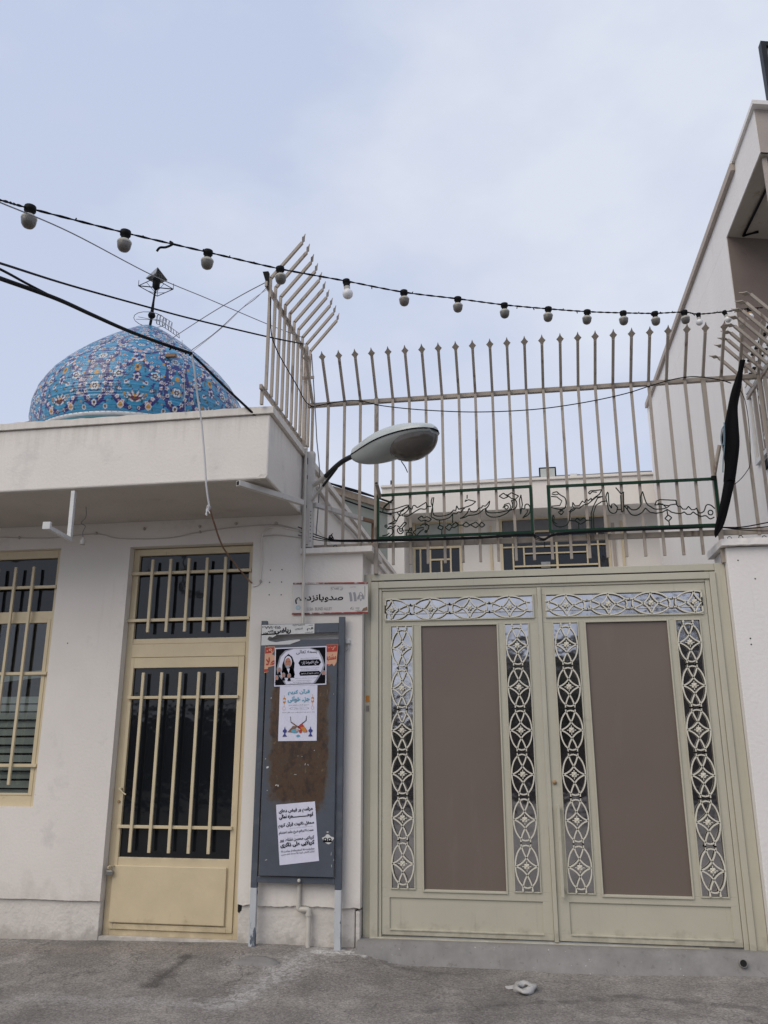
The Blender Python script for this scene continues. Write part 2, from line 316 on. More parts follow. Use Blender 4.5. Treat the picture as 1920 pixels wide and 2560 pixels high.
def smoothpts(p, k=6):
    p = [Vector(q) for q in p]; r = []
    for i in range(len(p)-1):
        a = p[max(i-1, 0)]; b = p[i]; c = p[i+1]; d = p[min(i+2, len(p)-1)]
        for j in range(k):
            t = j/k; r.append(.5*((2*b)+(c-a)*t+(2*a-5*b+4*c-d)*t*t+(3*b-a-3*c+d)*t**3))
    return r+[p[-1]]

# ------------------------------------------------------------------ Persian lettering
FR = {}
for cp in list(range(0xFB50, 0xFDFC))+list(range(0xFE80, 0xFEFD)):
    d = unicodedata.decomposition(chr(cp)).split()
    if len(d) >= 2 and d[0] in ('<initial>', '<medial>', '<final>', '<isolated>'):
        FR.setdefault(''.join(chr(int(x, 16)) for x in d[1:]), {})[d[0][1:-1]] = chr(cp)
def shape(s):
    if all(ord(c) < 256 for c in s): return s
    s = s.replace('لا', '\ue000')
    def f(c): return FR.get('لا' if c == '\ue000' else c, {})
    def dual(c): return c == 'ـ' or 'initial' in f(c)
    o = []
    for i, c in enumerate(s):
        p = i > 0 and dual(s[i-1]) and (c == 'ـ' or 'final' in f(c))
        q = i+1 < len(s) and dual(c) and (s[i+1] == 'ـ' or 'final' in f(s[i+1]))
        k = 'medial' if p and q else 'final' if p else 'initial' if q else 'isolated'
        o.append(c if c == 'ـ' else f(c).get(k, f(c).get('isolated', c)))
    r = []; num = ''
    for c in reversed(o):
        if c.isdigit(): num = c+num
        else:
            if num: r.append(num); num = ''
            r.append(c)
    if num: r.append(num)
    return ''.join(r)
TC = {}
def textmesh(s, bold=0):
    key = (s, bold)
    if key in TC: return TC[key]
    c = bpy.data.curves.new('lettering', 'FONT'); c.body = shape(s); c.size = 1; c.offset = bold; c.resolution_u = 3; c.space_character = 1+bold*.6
    o = bpy.data.objects.new('lettering', c); COL.objects.link(o); bpy.context.view_layer.update()
    e = o.evaluated_get(bpy.context.evaluated_depsgraph_get()); me = e.to_mesh()
    vs = [tuple(v.co) for v in me.vertices]; fs = [tuple(p.vertices) for p in me.polygons]; e.to_mesh_clear()
    bpy.data.objects.remove(o); bpy.data.curves.remove(c)
    if vs:
        x0 = min(v[0] for v in vs); x1 = max(v[0] for v in vs); y0 = min(v[1] for v in vs); y1 = max(v[1] for v in vs)
        vs = [((v[0]-x0)/(x1-x0), (v[1]-y0)/max(y1-y0, 1e-6)) for v in vs]
    TC[key] = (vs, fs); return TC[key]
class Sheet:
    """a flat printed sheet: corners tl,tr,br,bl as (x,z); content in u (right), v (down)"""
    def __init__(s, c, Y, name, loc, label, cat, m='paper', thick=.001, body=True, group=None, curl=0):
        s.c = [Vector((a[0], a[1])) for a in c]; s.Y = Y; s.t = thick; s.g = {}
        s.root = thing(name, loc, label, cat, group)
        if body:
            mb = MB(); nu, nv = 10, 12; vs = []
            for j in range(nv+1):
                for i in range(nu+1):
                    p = s.p(i/nu, j/nv); vs.append((p.x, s.Y - thick - curl*(.5+.5*math.sin(i*1.9+j*.8))*.6, p.y))
            mb.add(vs, [(j*(nu+1)+i, j*(nu+1)+i+1, (j+1)*(nu+1)+i+1, (j+1)*(nu+1)+i) for j in range(nv) for i in range(nu)], True)
            nb = len(vs); ed = [0, nu, (nv+1)*(nu+1)-1, nv*(nu+1)]
            mb.add([vs[k] for k in ed]+[(vs[k][0], s.Y+.0005, vs[k][2]) for k in ed], [(0, 4, 5, 1), (1, 5, 6, 2), (2, 6, 7, 3), (3, 7, 4, 0), (7, 6, 5, 4)])
            mb.build('sheet', m, s.root)
        s.curl = curl
    def p(s, u, v):
        a, b, c, d = s.c; return (a*(1-u)+b*u)*(1-v) + (d*(1-u)+c*u)*v
    def put(s, pts, fs, m, lay):
        q = [s.p(u, v) for u, v in pts]; y = s.Y-s.t-s.curl*.62-.0009*lay
        s.g.setdefault(m, MB()).add([(a.x, y, a.y) for a in q], fs)
    def poly(s, pts, m, lay=1): s.put(pts, [tuple(range(len(pts)))], m, lay)
    def rect(s, u0, v0, u1, v1, m, lay=1): s.poly([(u0, v0), (u1, v0), (u1, v1), (u0, v1)], m, lay)
    def disc(s, u, v, ru, rv, m, lay=1, n=18): s.poly([(u+ru*math.cos(2*math.pi*k/n), v+rv*math.sin(2*math.pi*k/n)) for k in range(n)], m, lay)
    def ring(s, u, v, ru, rv, k, m, lay=1, n=18):
        o = [(u+ru*math.cos(2*math.pi*i/n), v+rv*math.sin(2*math.pi*i/n)) for i in range(n)]
        i_ = [(u+ru*k*math.cos(2*math.pi*i/n), v+rv*k*math.sin(2*math.pi*i/n)) for i in range(n)]
        s.put(o+i_, [(i, (i+1) % n, n+(i+1) % n, n+i) for i in range(n)], m, lay)
    def text(s, t, u0, v0, u1, v1, m, lay=2, bold=0):
        vs, fs = textmesh(t, bold)
        if vs: s.put([(u0+x*(u1-u0), v1+(v0-v1)*y) for x, y in vs], fs, m, lay)
    def done(s, names=None):
        for m, mb in s.g.items(): mb.build({'ink': 'lettering', 'cyan': 'blue_print'}.get(m, 'printed_detail'), m, s.root)
def quad(o, sc, pts, Y): 
    r = []
    for a, b in pts:
        q = at(o[0]+a*sc, o[1]+b*sc, Y); r.append((q.x, q.z))
    return r

# ================================================================== GROUND
def smooth01(t): t = max(0, min(1, t)); return t*t*(3-2*t)
def gz(x, y):
    left = .078 - .017*max(0, -2.2-x) if x > -6 else .0
    base = left*(1-smooth01((x+1.35)/.5)) + (.004+.02*smooth01((x-.4)/1.2))*smooth01((x+1.35)/.5)
    k = smooth01((y+1.1)/1.1)
    return base*k + .008*math.sin(x*2.1+y*1.3)*math.sin(y*1.7+.5)*(1-k*.6) + (.012*math.sin(x*9)*math.sin(y*13+x*3)*.25)
xs = list(np.arange(-7, 5.01, .05)); xs = [-200, -80, -30, -14, -9]+xs+[7, 12, 30, 80, 200]
ys = [-200, -80, -40, -25]+list(np.arange(-18, -3.01, .5))+list(np.arange(-2.9, .5, .04))
mb = MB(); vs = [(x, y, gz(x, y) if -7.1 < x < 5.1 and y > -18.1 else 0) for y in ys for x in xs]; nx = len(xs)
mb.add(vs, [(j*nx+i, j*nx+i+1, (j+1)*nx+i+1, (j+1)*nx+i) for j in range(len(ys)-1) for i in range(nx-1)], True)
tag(mb.build('street', 'asphalt'), kind='structure')
mb = MB(); mb.box(-1.8, 2.3, .5, 9.5, -.3, .12); tag(mb.build('courtyard_ground', 'concrete'), kind='structure')
# sloped concrete sill under the gate
mb = MB(); nxk, nyk = 120, 10; vs = []
for j in range(nyk+1):
    for i in range(nxk+1):
        x = -1.30+3.35*i/nxk; t = j/nyk
        y = .12-.27*t - .025*math.sin(x*3.1)*t - .012*rnd.random()*t
        z = (.142 + .004*x) if t < .42 else (.142+.004*x)*(1-smooth01((t-.42)/.58)) + (gz(x, -.15)-.012)*smooth01((t-.42)/.58)
        z += (rnd.random()-.5)*.005 if t > .4 else 0
        vs.append((x, y, z))
mb.add(vs, [(j*(nxk+1)+i, j*(nxk+1)+i+1, (j+1)*(nxk+1)+i+1, (j+1)*(nxk+1)+i) for j in range(nyk) for i in range(nxk)], True)
e = [(-1.30, .12, -.1), (2.05, .12, -.1)]
tag(mb.build('kerb', 'concrete'), kind='structure')

# pale cement patch by the board leg
def ground_patch(cx, cy, rx, ry, name, label, m, h=.012, seed=1, cat='patch'):
    r_ = random.Random(seed); n_ = 34; k = [1+.22*(r_.random()-.5)+.12*math.sin(3*i/n_*6.28+seed) for i in range(n_)]
    vs = [(cx, cy, gz(cx, cy)+h)]
    for ring, hh in ((.6, h), (.93, h*.8), (1, -.006)):
        for i in range(n_):
            a = 6.2832*i/n_; x = cx+rx*ring*k[i]*math.cos(a); y = cy+ry*ring*k[i]*math.sin(a); vs.append((x, y, gz(x, y)+hh))
    fs = [(0, 1+i, 1+(i+1) % n_) for i in range(n_)]+[(1+q*n_+i, 1+(q+1)*n_+i, 1+(q+1)*n_+(i+1) % n_, 1+q*n_+(i+1) % n_) for q in (0, 1) for i in range(n_)]
    o = MB().add(vs, fs, True).build(name, m); return tag(o, kind='structure')
pc = atZ(640, 2398, .07); ground_patch(pc.x, pc.y, .17, .085, 'cement_patch', None, 'concrete', seed=3)
pc = atZ(975, 2396, .02); ground_patch(pc.x+.02, pc.y, .07, .03, 'cement_patch', None, 'concrete', .02, seed=5)

# ================================================================== LEFT BUILDING (white hall)
HALL = thing('prayer_hall', (-4, 1, 0), 'low white plastered hall with overhanging roof slab and barred yellow metal door', 'building')
WX1 = (-5.75, -4.083); WZ = (1.05, 3.278); DX = (-3.41, -2.262); DZ = (.10, 3.262); SIDE = -1.83
def jag(x0, x1, z, amp, n, seed):
    r_ = random.Random(seed); 
    k = 0; o = []
    for i in range(n+1): k = k*.8+(r_.random()-.5)*amp; o.append((x0+(x1-x0)*i/n, z+k+(r_.random()-.5)*amp*.5))
    return o
wl = MB()
wl.box(-9, WX1[0], 0, .3, .7, 3.495)
wl.box(WX1[0], WX1[1], 0, .3, WZ[1], 3.495)
wl.box(WX1[0], WX1[1], 0, .3, .7, WZ[0])
wl.box(WX1[1], DX[0], 0, .3, .7, 3.495)
wl.box(DX[0], DX[1], 0, .3, DZ[1], 3.495)
wl.box(DX[1], -1.285, 0, .3, .7, 3.13)
wl.box(DX[1], SIDE, 0, .3, 3.13, 3.495)
wl.box(SIDE-.3, SIDE, .3005, 6.6, .1, 3.495)
for x0, x1, sd_, zz in ((-9, DX[0], 3, .345), (DX[1], -1.285, 8, .358)):
    nn_ = int((x1-x0)*40); bot = jag(x0, x1, zz, .0035 if sd_ == 3 else .011, nn_, sd_)
    for i in range(nn_):
        a, b = bot[i], bot[i+1]
        wl.add([(a[0], 0, a[1]), (b[0], 0, b[1]), (b[0], 0, .7), (a[0], 0, .7), (a[0], .3, a[1]), (b[0], .3, b[1]), (b[0], .3, .7), (a[0], .3, .7)],
               [(0, 1, 2, 3), (4, 7, 6, 5), (0, 4, 5, 1)] + ([(0, 3, 7, 4)] if i == 0 else []) + ([(1, 5, 6, 2)] if i == nn_-1 else []))
wl.build('wall', 'plaster', HALL)
pl = MB(); pl.box(-9, DX[0]-.003, .022, .296, -.2, .5); pl.box(DX[1]+.004, -1.33, .022, .296, -.2, .5); pl.box(-1.322, -1.29, .014, .3, -.2, .33)
pl.build('plinth', 'plaster_rough', HALL, .006)
MB().box(-9, DX[1]+.035, .03, .29, -.2, .085).build('door_sill', 'plaster_rough', HALL)
MB().prism([(DX[1]+.0, .30), (DX[1]+.012, .29), (DX[1]+.03, .31), (DX[1]+.034, .35), (DX[1]+.02, .375), (DX[1]+.0, .37)], .019, .03).build('plinth_gap_shade', 'dark', HALL)  # black patch on the plinth, painting the shade of a broken gap
rf = MB(); rf.box(-9, SIDE, -1.025, 6.6, 3.497, 4.02)
rf.build('roof_slab', 'plaster', HALL, .012)
# underside sheet, darker and browner than the slab
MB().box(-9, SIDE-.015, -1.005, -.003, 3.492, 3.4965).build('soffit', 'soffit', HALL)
cp = MB()
nseg = 90; vs = []
for i in range(nseg+1):
    x = -9+(9+SIDE+.03)*i/nseg; j = .006*(rnd.random()-.5); j2 = .008*(rnd.random()-.5)
    vs += [(x, -1.045+j*.5, 4.022), (x, -1.045+j*.5, 4.078+j2), (x, -.85, 4.082+j2), (x, -.85, 4.022)]
cp.add(vs, [(4*i+k, 4*i+(k+1) % 4, 4*i+4+(k+1) % 4, 4*i+4+k) for i in range(nseg) for k in range(4)]+[(0, 1, 2, 3), (4*nseg+3, 4*nseg+2, 4*nseg+1, 4*nseg)])
cp.box(SIDE-.2, SIDE+.03, -.848, 6.65, 4.022, 4.08)
cp.build('coping', 'plaster', HALL)
br = MB()   # steel angle hanging under the slab edge
pA = at(185, 1228, -1.0); pB = Vector((pA.x+.005, -1.0, 3.105)); pE = atZ(118, 1312, 3.105)
br.bar(pA, pB, .032); br.bar((pB.x, -1.0+.016, 3.09), (pE.x, pE.y, 3.09), .03); 
br.build('bracket', 'white', HALL, .002); MB().bar((pE.x, pE.y+.012, 3.098), (pE.x, pE.y-.012, 3.098), .06, .055).build('bracket_cap', 'white', HALL, .002)
pA = atZ(595, 1208, 3.452); pB = atZ(756, 1257, 3.452)
mb = MB().bar(pA, pB, .042, .042); mb.build('roof_arm', 'galv', HALL, .002); d = (pA-pB).normalized()
MB().bar(pA+d*.001, pA+d*.003, .026, .03).build('arm_opening', 'dark', HALL)
pl = MB()   # broken plaster lump at the slab corner
pl.add([(-1.92, -1.028, 3.497), (-1.845, -1.034, 3.497), (-1.828, -1.02, 3.53), (-1.86, -1.034, 3.525), (-1.88, -1.034, 3.53), (-1.83, -.98, 3.50), (-1.90, -1.0, 3.49)], [(0, 1, 3, 4), (1, 2, 3), (1, 5, 2), (0, 6, 5, 1), (0, 4, 6)]).build('chipped_corner', 'plaster_rough', HALL)

# --- windows and door of the hall
YF = .085
def frame_rect(mb, x0, x1, z0, z1, w_, y0, y1, wb=None, wt=None, wr=None):
    wb = wb or w_; wt = wt or w_; wr = wr or w_
    mb.box(x0, x0+w_, y0, y1, z0, z1); mb.box(x1-wr, x1, y0, y1, z0, z1)
    mb.box(x0+w_, x1-wr, y0, y1, z1-wt, z1); mb.box(x0+w_, x1-wr, y0, y1, z0, z0+wb)
W = MB(); YW = .06
frame_rect(W, WX1[0], WX1[1]-.003, WZ[0]-.004, WZ[1], .055, YW, YW+.06, wb=.09, wt=.075)
W.box(WX1[0]+.055, WX1[1]-.058, YW+.004, YW+.05, 2.635, 2.712)
frame_rect(W, WX1[0]+.055, WX1[1]-.058, 1.137, 2.635, .035, YW-.004, YW+.04, wb=.02, wt=.028)
win = W.build('window', 'yellow', HALL, .003)
MB().box(WX1[0]+.055, WX1[1]-.058, YW+.03, YW+.036, 2.712, 3.205).build('pane', 'pane', win)
MB().box(WX1[0]+.09, WX1[1]-.093, YW+.02, YW+.024, 1.157, 2.607).build('clear_pane', 'clear', win)
MB().box(WX1[0]+.05, WX1[1]-.05, .28, .29, 1.06, 3.2).build('room_shade_backing', 'dark', win)  # black backdrop standing in for the unlit interior behind the blind
sl = MB()
z = 1.12
while z < 1.95:
    y = YW+.085+.01*math.sin(z*31); dz = .062
    sl.add([(-5.7, y, z), (-4.15, y, z+.004), (-4.15, y+.022, z+dz), (-5.7, y+.022, z+dz-.004)], [(0, 1, 2, 3)]); sl.add([(-5.7, y+.022, z+dz-.004), (-4.15, y+.022, z+dz), (-4.15, y+.024, z+dz), (-5.7, y+.024, z+dz-.004)], [(0, 1, 2, 3)]); z += .067 + .01*rnd.random()
sl.add([(-5.7, YW+.12, 1.99), (-4.15, YW+.10, 2.14), (-4.15, YW+.12, 2.21), (-5.7, YW+.13, 2.05)], [(0, 1, 2, 3)])
sl.build('blind', 'slat', win)
g = MB(); 
xb = -4.34; k = 0
while xb > -5.7: g.box(xb-.012, xb+.012, YW-.052, YW-.032, 1.225, 3.117); xb -= .1785
for zc in (2.93, 2.158, 1.382): g.box(WX1[0]+.01, WX1[1]-.03, YW-.030, YW-.004, zc-.013, zc+.013)
g.build('grille', 'yellow', win, .002)

Dm = MB()       # door frame with transom light
frame_rect(Dm, DX[0]+.002, DX[1]-.002, .085, 3.255, .055, YF, YF+.06, wb=.045, wt=.06)
Dm.box(DX[0]+.057, DX[1]-.057, YF-.006, YF+.055, 2.285, 2.400)
Dm.box(DX[0]+.057, DX[1]-.057, YF+.004, YF+.05, 2.402, 2.447)
doorf = Dm.build('door', 'yellow', HALL, .003)
MB().box(DX[0]+.05, DX[1]-.05, YF+.03, YF+.036, 2.445, 3.2).build('transom_pane', 'pane', doorf)
g = MB()
for i in range(5):
    x = -3.203+i*.1702; g.box(x-.012, x+.012, YF-.052, YF-.032, 2.497, 3.148)
for zc in (3.028, 2.607): g.box(DX[0]-.012, DX[1]-.028, YF-.030, YF-.002, zc-.013, zc+.013)
g.build('transom_grille', 'yellow', doorf, .002)
lf = MB()
frame_rect(lf, DX[0]+.060, DX[1]-.058, .133, 2.281, .031, YF-.014, YF+.03, wb=.04, wt=.088, wr=.050)
lf.box(DX[0]+.091, DX[1]-.108, YF-.010, YF+.03, .175, .668)
lf.build('door_leaf', 'yellow', doorf, .003)
MB().box(DX[0]-.3, DX[1]+.3, .36, .38, .05, 3.3).build('added_black_backing', 'dark', doorf)  # unseen black sheet added behind the door to stop light through its gaps
MB().box(DX[0]+.09, DX[1]-.106, YF+.012, YF+.016, .668, 2.195).build('pane', 'pane', doorf)
kp = MB(); kp.box(-3.349, -2.382, YF-.030, YF-.010, .184, .608); kp.build('kick_panel', 'yellow', doorf, .005)
g = MB()
for i in range(5):
    x = -3.206+i*.168; g.box(x-.0125, x+.0125, YF-.058, YF-.040, .710, 2.150)
for zc in (1.942, .905): g.box(DX[0]+.07, DX[1]-.09, YF-.039, YF-.012, zc-.012, zc+.012)
g.build('door_grille', 'yellow', doorf, .002)
h = at(300, 1972, YF-.04); hb = MB(); hb.lathe([(.014, -.01), (.014, .0), (.009, .004), (.009, .02)], (h.x, YF-.03, h.z), (0, -1, 0), 14)
hb.tube([(h.x, YF-.05, h.z), (h.x+.035, YF-.052, h.z-.03), (h.x+.062, YF-.052, h.z-.045)], .006); hb.build('door_handle', 'yellow', doorf)
h = at(297, 2004, YF-.02); MB().lathe([(.012, 0), (.012, .006), (.009, .009)], (h.x, YF-.016, h.z), (0, -1, 0), 14).build('keyhole_cover', 'tancollar', doorf)
h = at(277, 2172, .03)
PK = thing('padlock', (h.x, .02, h.z-.05), 'small steel padlock hanging on the left jamb of the yellow door', 'padlock')
MB().box(h.x-.035, h.x+.022, .020, .040, h.z-.05, h.z-.012).build('lock_body', 'steel', PK, .005)
MB().tube(smoothpts([(h.x-.022, .03, h.z-.015), (h.x-.022, .03, h.z+.01), (h.x-.006, .03, h.z+.022), (h.x+.01, .03, h.z+.01), (h.x+.01, .03, h.z-.015)]), .0045).build('shackle', 'steel', PK)
MB().tube(smoothpts([(h.x-.006, .0, h.z+.004), (h.x-.006, .0, h.z+.02), (h.x+.012, .04, h.z+.022), (h.x+.03, .08, h.z+.008)]), .006).build('hasp', 'yellow', PK)

# --- bulb holder hanging from the soffit
s0 = atZ(215, 1267, 3.492); s1 = at(206, 1362, s0.y)
BH = thing('hanging_bulb_holder', (s0.x, s0.y, s1.z), 'empty grey bulb holder dangling on a kinked wire under the roof slab', 'bulb holder')
MB().tube(smoothpts([s0, (s0.x+.008, s0.y, s0.z-.09), (s0.x-.03, s0.y, s0.z-.14), (s0.x+.012, s0.y, s0.z-.17), (s0.x-.005, s0.y, s0.z-.22), (s1.x, s1.y, s1.z+.06)]), .003, 6).build('wire', 'wiregrey', BH)
MB().lathe([(.006, .065), (.012, .06), (.016, .045), (.021, .04), (.021, 0), (.016, 0), (.016, .03)], s1, (0, 0, 1), 18).build('socket', 'galv', BH)

# --- cable runs clipped on the wall
CW = thing('wall_cable', (-2, -.01, 3.3), 'thin white painted cable clipped along the wall under the roof slab', 'cable')
MB().tube(smoothpts([at(x, y, -.008) for x, y in ((0, 1343), (120, 1345), (240, 1335), (300, 1346), (420, 1345), (500, 1330), (590, 1318), (690, 1312), (760, 1328))]), .004, 6).build('cable_run', 'soffit', CW)
MB().tube(smoothpts([at(x, y, -.01) for x, y in ((758, 1330), (700, 1318), (668, 1322), (655, 1342), (655, 1400), (650, 1450), (645, 1462), (632, 1466))]), .0055, 6).build('drop_cable', 'plaster', CW)
MB().tube(smoothpts([at(x, y, -.008) for x, y in ((655, 1341), (700, 1338), (760, 1346))]), .004, 6).build('branch_cable', 'soffit', CW)
cl = MB()
for x, y in ((48, 1344), (240, 1333), (361, 1322), (499, 1316), (500, 1330), (590, 1309), (690, 1308), (651, 1453)):
    q = at(x, y, -.01); cl.box(q.x-.011, q.x+.011, -.016, -.001, q.z-.006, q.z+.006); cl.box(q.x-.004, q.x+.004, -.02, -.001, q.z-.013, q.z+.013)
cl.build('clips', 'soffit', CW)
hl = MB()
for x, y in ((676, 1425), (705, 1424), (674, 1456), (704, 1455), (673, 1487), (703, 1487), (169, 1608)):
    q = at(x, y, 0); hl.lathe([(.0055, 0), (.0055, .0012)], (q.x, 0, q.z), (0, -1, 0), 10)
hl.build('screw_holes', 'dark', HALL)

# ================================================================== LEFT GATE PILLAR
pil = thing('gate_pillar', (-1.55, .15, 0), 'white plastered pillar with a thin coping between the hall and the gate', 'pillar')
MB().box(SIDE+.001, -1.285, .001, .42, 3.0, 3.128).build('shaft', 'plaster', pil)
MB().box(-1.30, -1.2855, .304, .42, .1, 3.0).build('shaft_side', 'plaster', pil)
cpm = MB(); vs = []
xs_ = [SIDE+.012+(-1.195-SIDE-.012)*i/26 for i in range(27)]
for x in xs_:
    j = .006*(rnd.random()-.5); vs += [(x, -.055+j, 3.13), (x, -.055+j*2, 3.178+j), (x, .47, 3.182), (x, .47, 3.13)]
cpm.add(vs, [(4*i+k, 4*i+(k+1) % 4, 4*i+4+(k+1) % 4, 4*i+4+k) for i in range(26) for k in range(4)]+[(0, 1, 2, 3), (4*26+3, 4*26+2, 4*26+1, 4*26)])
cpm.build('coping', 'plaster', pil)
# RIGHT PILLAR
pir = thing('gate_pillar', (2.2, .2, 0), 'white plastered wall end with a projecting coping, right of the gate', 'pillar')
MB().box(1.655, 3.6, 0, .42, -.1, 3.065).build('shaft', 'plaster_right', pir, .006)
cpm = MB(); vs = []; nn_ = 40
for i in range(nn_+1):
    x = 1.612+2*i/nn_; j = .006*(rnd.random()-.5); vs += [(x, -.052+j, 3.072+j), (x, -.05+j*2, 3.125+j), (x, .46, 3.13), (x, .46, 3.068)]
cpm.add(vs, [(4*i+k, 4*i+(k+1) % 4, 4*i+4+(k+1) % 4, 4*i+4+k) for i in range(nn_) for k in range(4)]+[(0, 1, 2, 3), (4*nn_+3, 4*nn_+2, 4*nn_+1, 4*nn_)])
cpm.build('coping', 'plaster_right', pir)
hl = MB()
for x, y in ((1888, 1447), (1845, 1401), (1876, 1596), (1878, 1611)):
    q = at(x, y, 0); hl.lathe([(.006, 0), (.006, .0012)], (q.x, 0, q.z), (0, -1, 0), 10)
hl.build('screw_holes', 'dark', pir)

# ================================================================== GATE
YG = .08
GT = thing('driveway_gate', (.2, YG, .14), 'pale olive double metal gate with brown panels and ornamental glass strips', 'gate')
fr = MB()
GL, GR = -1.225, 1.57
fr.box(-1.283, GL-.001, YG+.012, YG+.09, .13, 2.96)                       # outer strips
fr.box(GR+.001, 1.652, YG+.004, YG+.09, .13, 2.958)
fr.box(GL, GL+.064, YG-.012, YG+.08, .14, 2.888); fr.box(GR-.046, GR, YG-.012, YG+.08, .14, 2.888)
fr.box(GL+.064, GR-.046, YG-.012, YG+.08, 2.832, 2.888)
fr.box(GL+.065, GL+.09, YG+.004, YG+.07, .14, 2.831); fr.box(GR-.082, GR-.047, YG+.004, YG+.07, .14, 2.831)
fr.box(GL+.091, GR-.083, YG+.004, YG+.07, 2.810, 2.831)
fr.box(GL, GR, YG+.002, YG+.08, 2.900, 2.957)
fr.box(GL, GR, YG+.03, YG+.07, 2.8885, 2.8995)
fr.box(GL+.001, GR, YG-.02, YG+.06, .128, .147)
fr.build('gate_frame', 'gate', GT, .004)
MB().box(GL+.11, GR-.08, YG+.0, YG+.029, 2.8887, 2.8993).build('top_gap_shade', 'dark', GT)  # black strip painting the shade between top beam and frame

def arcpts(f, n=14): return [f(i/n) for i in range(n+1)]
def unit(mb, cx, cz, hw, hh, vert, ends, clip=None, yy=YG-.0):
    """one cast scroll unit: oval ring, crossing arcs forming a four-point star, rosette"""
    def T(a, b):   # a = across, b = along
        return (cx+a, yy, cz+b) if vert else (cx+b, yy, cz+a)
    def strip(pts, w_=.0092):
        P_ = [T(a, b) for a, b in pts]
        if clip: P_ = [(min(max(p[0], clip[0]), clip[1]), p[1], p[2]) for p in P_]
        for i in range(len(P_)-1):
            if (Vector(P_[i])-Vector(P_[i+1])).length > 1e-4: mb.bar(P_[i], P_[i+1], w_, .010, upv=(0, 1, 0)) if False else mb.bar(P_[i], P_[i+1], .010, w_, upv=(0, 1, 0))
    strip([(hw*math.cos(t), hh*math.sin(t)) for t in [2*math.pi*i/28 for i in range(29)]])
    p = hw*.42
    for s_ in (1, -1):
        for q_ in (1, -1):
            # from the post side (s_*p, q_*hh) across the centre line to the opposite flank (-s_*hw, 0)
            a0 = Vector((s_*p*.95, q_*hh*.97)); a1 = Vector((s_*p*.45, q_*hh*.42)); a2 = Vector((-s_*hw*.34, q_*hh*.10)); a3 = Vector((-s_*hw*.98, 0))
            strip([tuple((1-t)**3*a0+3*(1-t)**2*t*a1+3*(1-t)*t*t*a2+t**3*a3) for t in [i/9 for i in range(10)]])
    # rosette
    if not clip or clip[0] < cx < clip[1]:
        for k in range(4):
            t = math.pi/2*k; c_ = T(.0135*math.cos(t+.78), .0135*math.sin(t+.78)); mb.lathe([(.0105, 0), (.0105, .004), (.006, .007)], (c_[0], yy-.003, c_[2]), (0, -1, 0), 8)
        mb.lathe([(.008, 0), (.008, .009), (.004, .012)], (T(0, 0)[0], yy-.003, T(0, 0)[2]), (0, -1, 0), 8)
        for k in range(4):
            t = math.pi/2*k; mb.bar(T(.012*math.cos(t), .012*math.sin(t)), T(.034*math.cos(t+.0), .034*math.sin(t)), .006, .007, upv=(0, 1, 0))
    for e_ in ends:
        for s_ in (1, -1):
            mb.bar(T(s_*p, e_*hh*.93), T(s_*p, e_*(hh+.018)), .008, .010, upv=(0, 1, 0)); mb.bar(T(s_*p, e_*(hh+.010)), T(s_*p, e_*(hh+.024)), .012, .016, upv=(0, 1, 0))

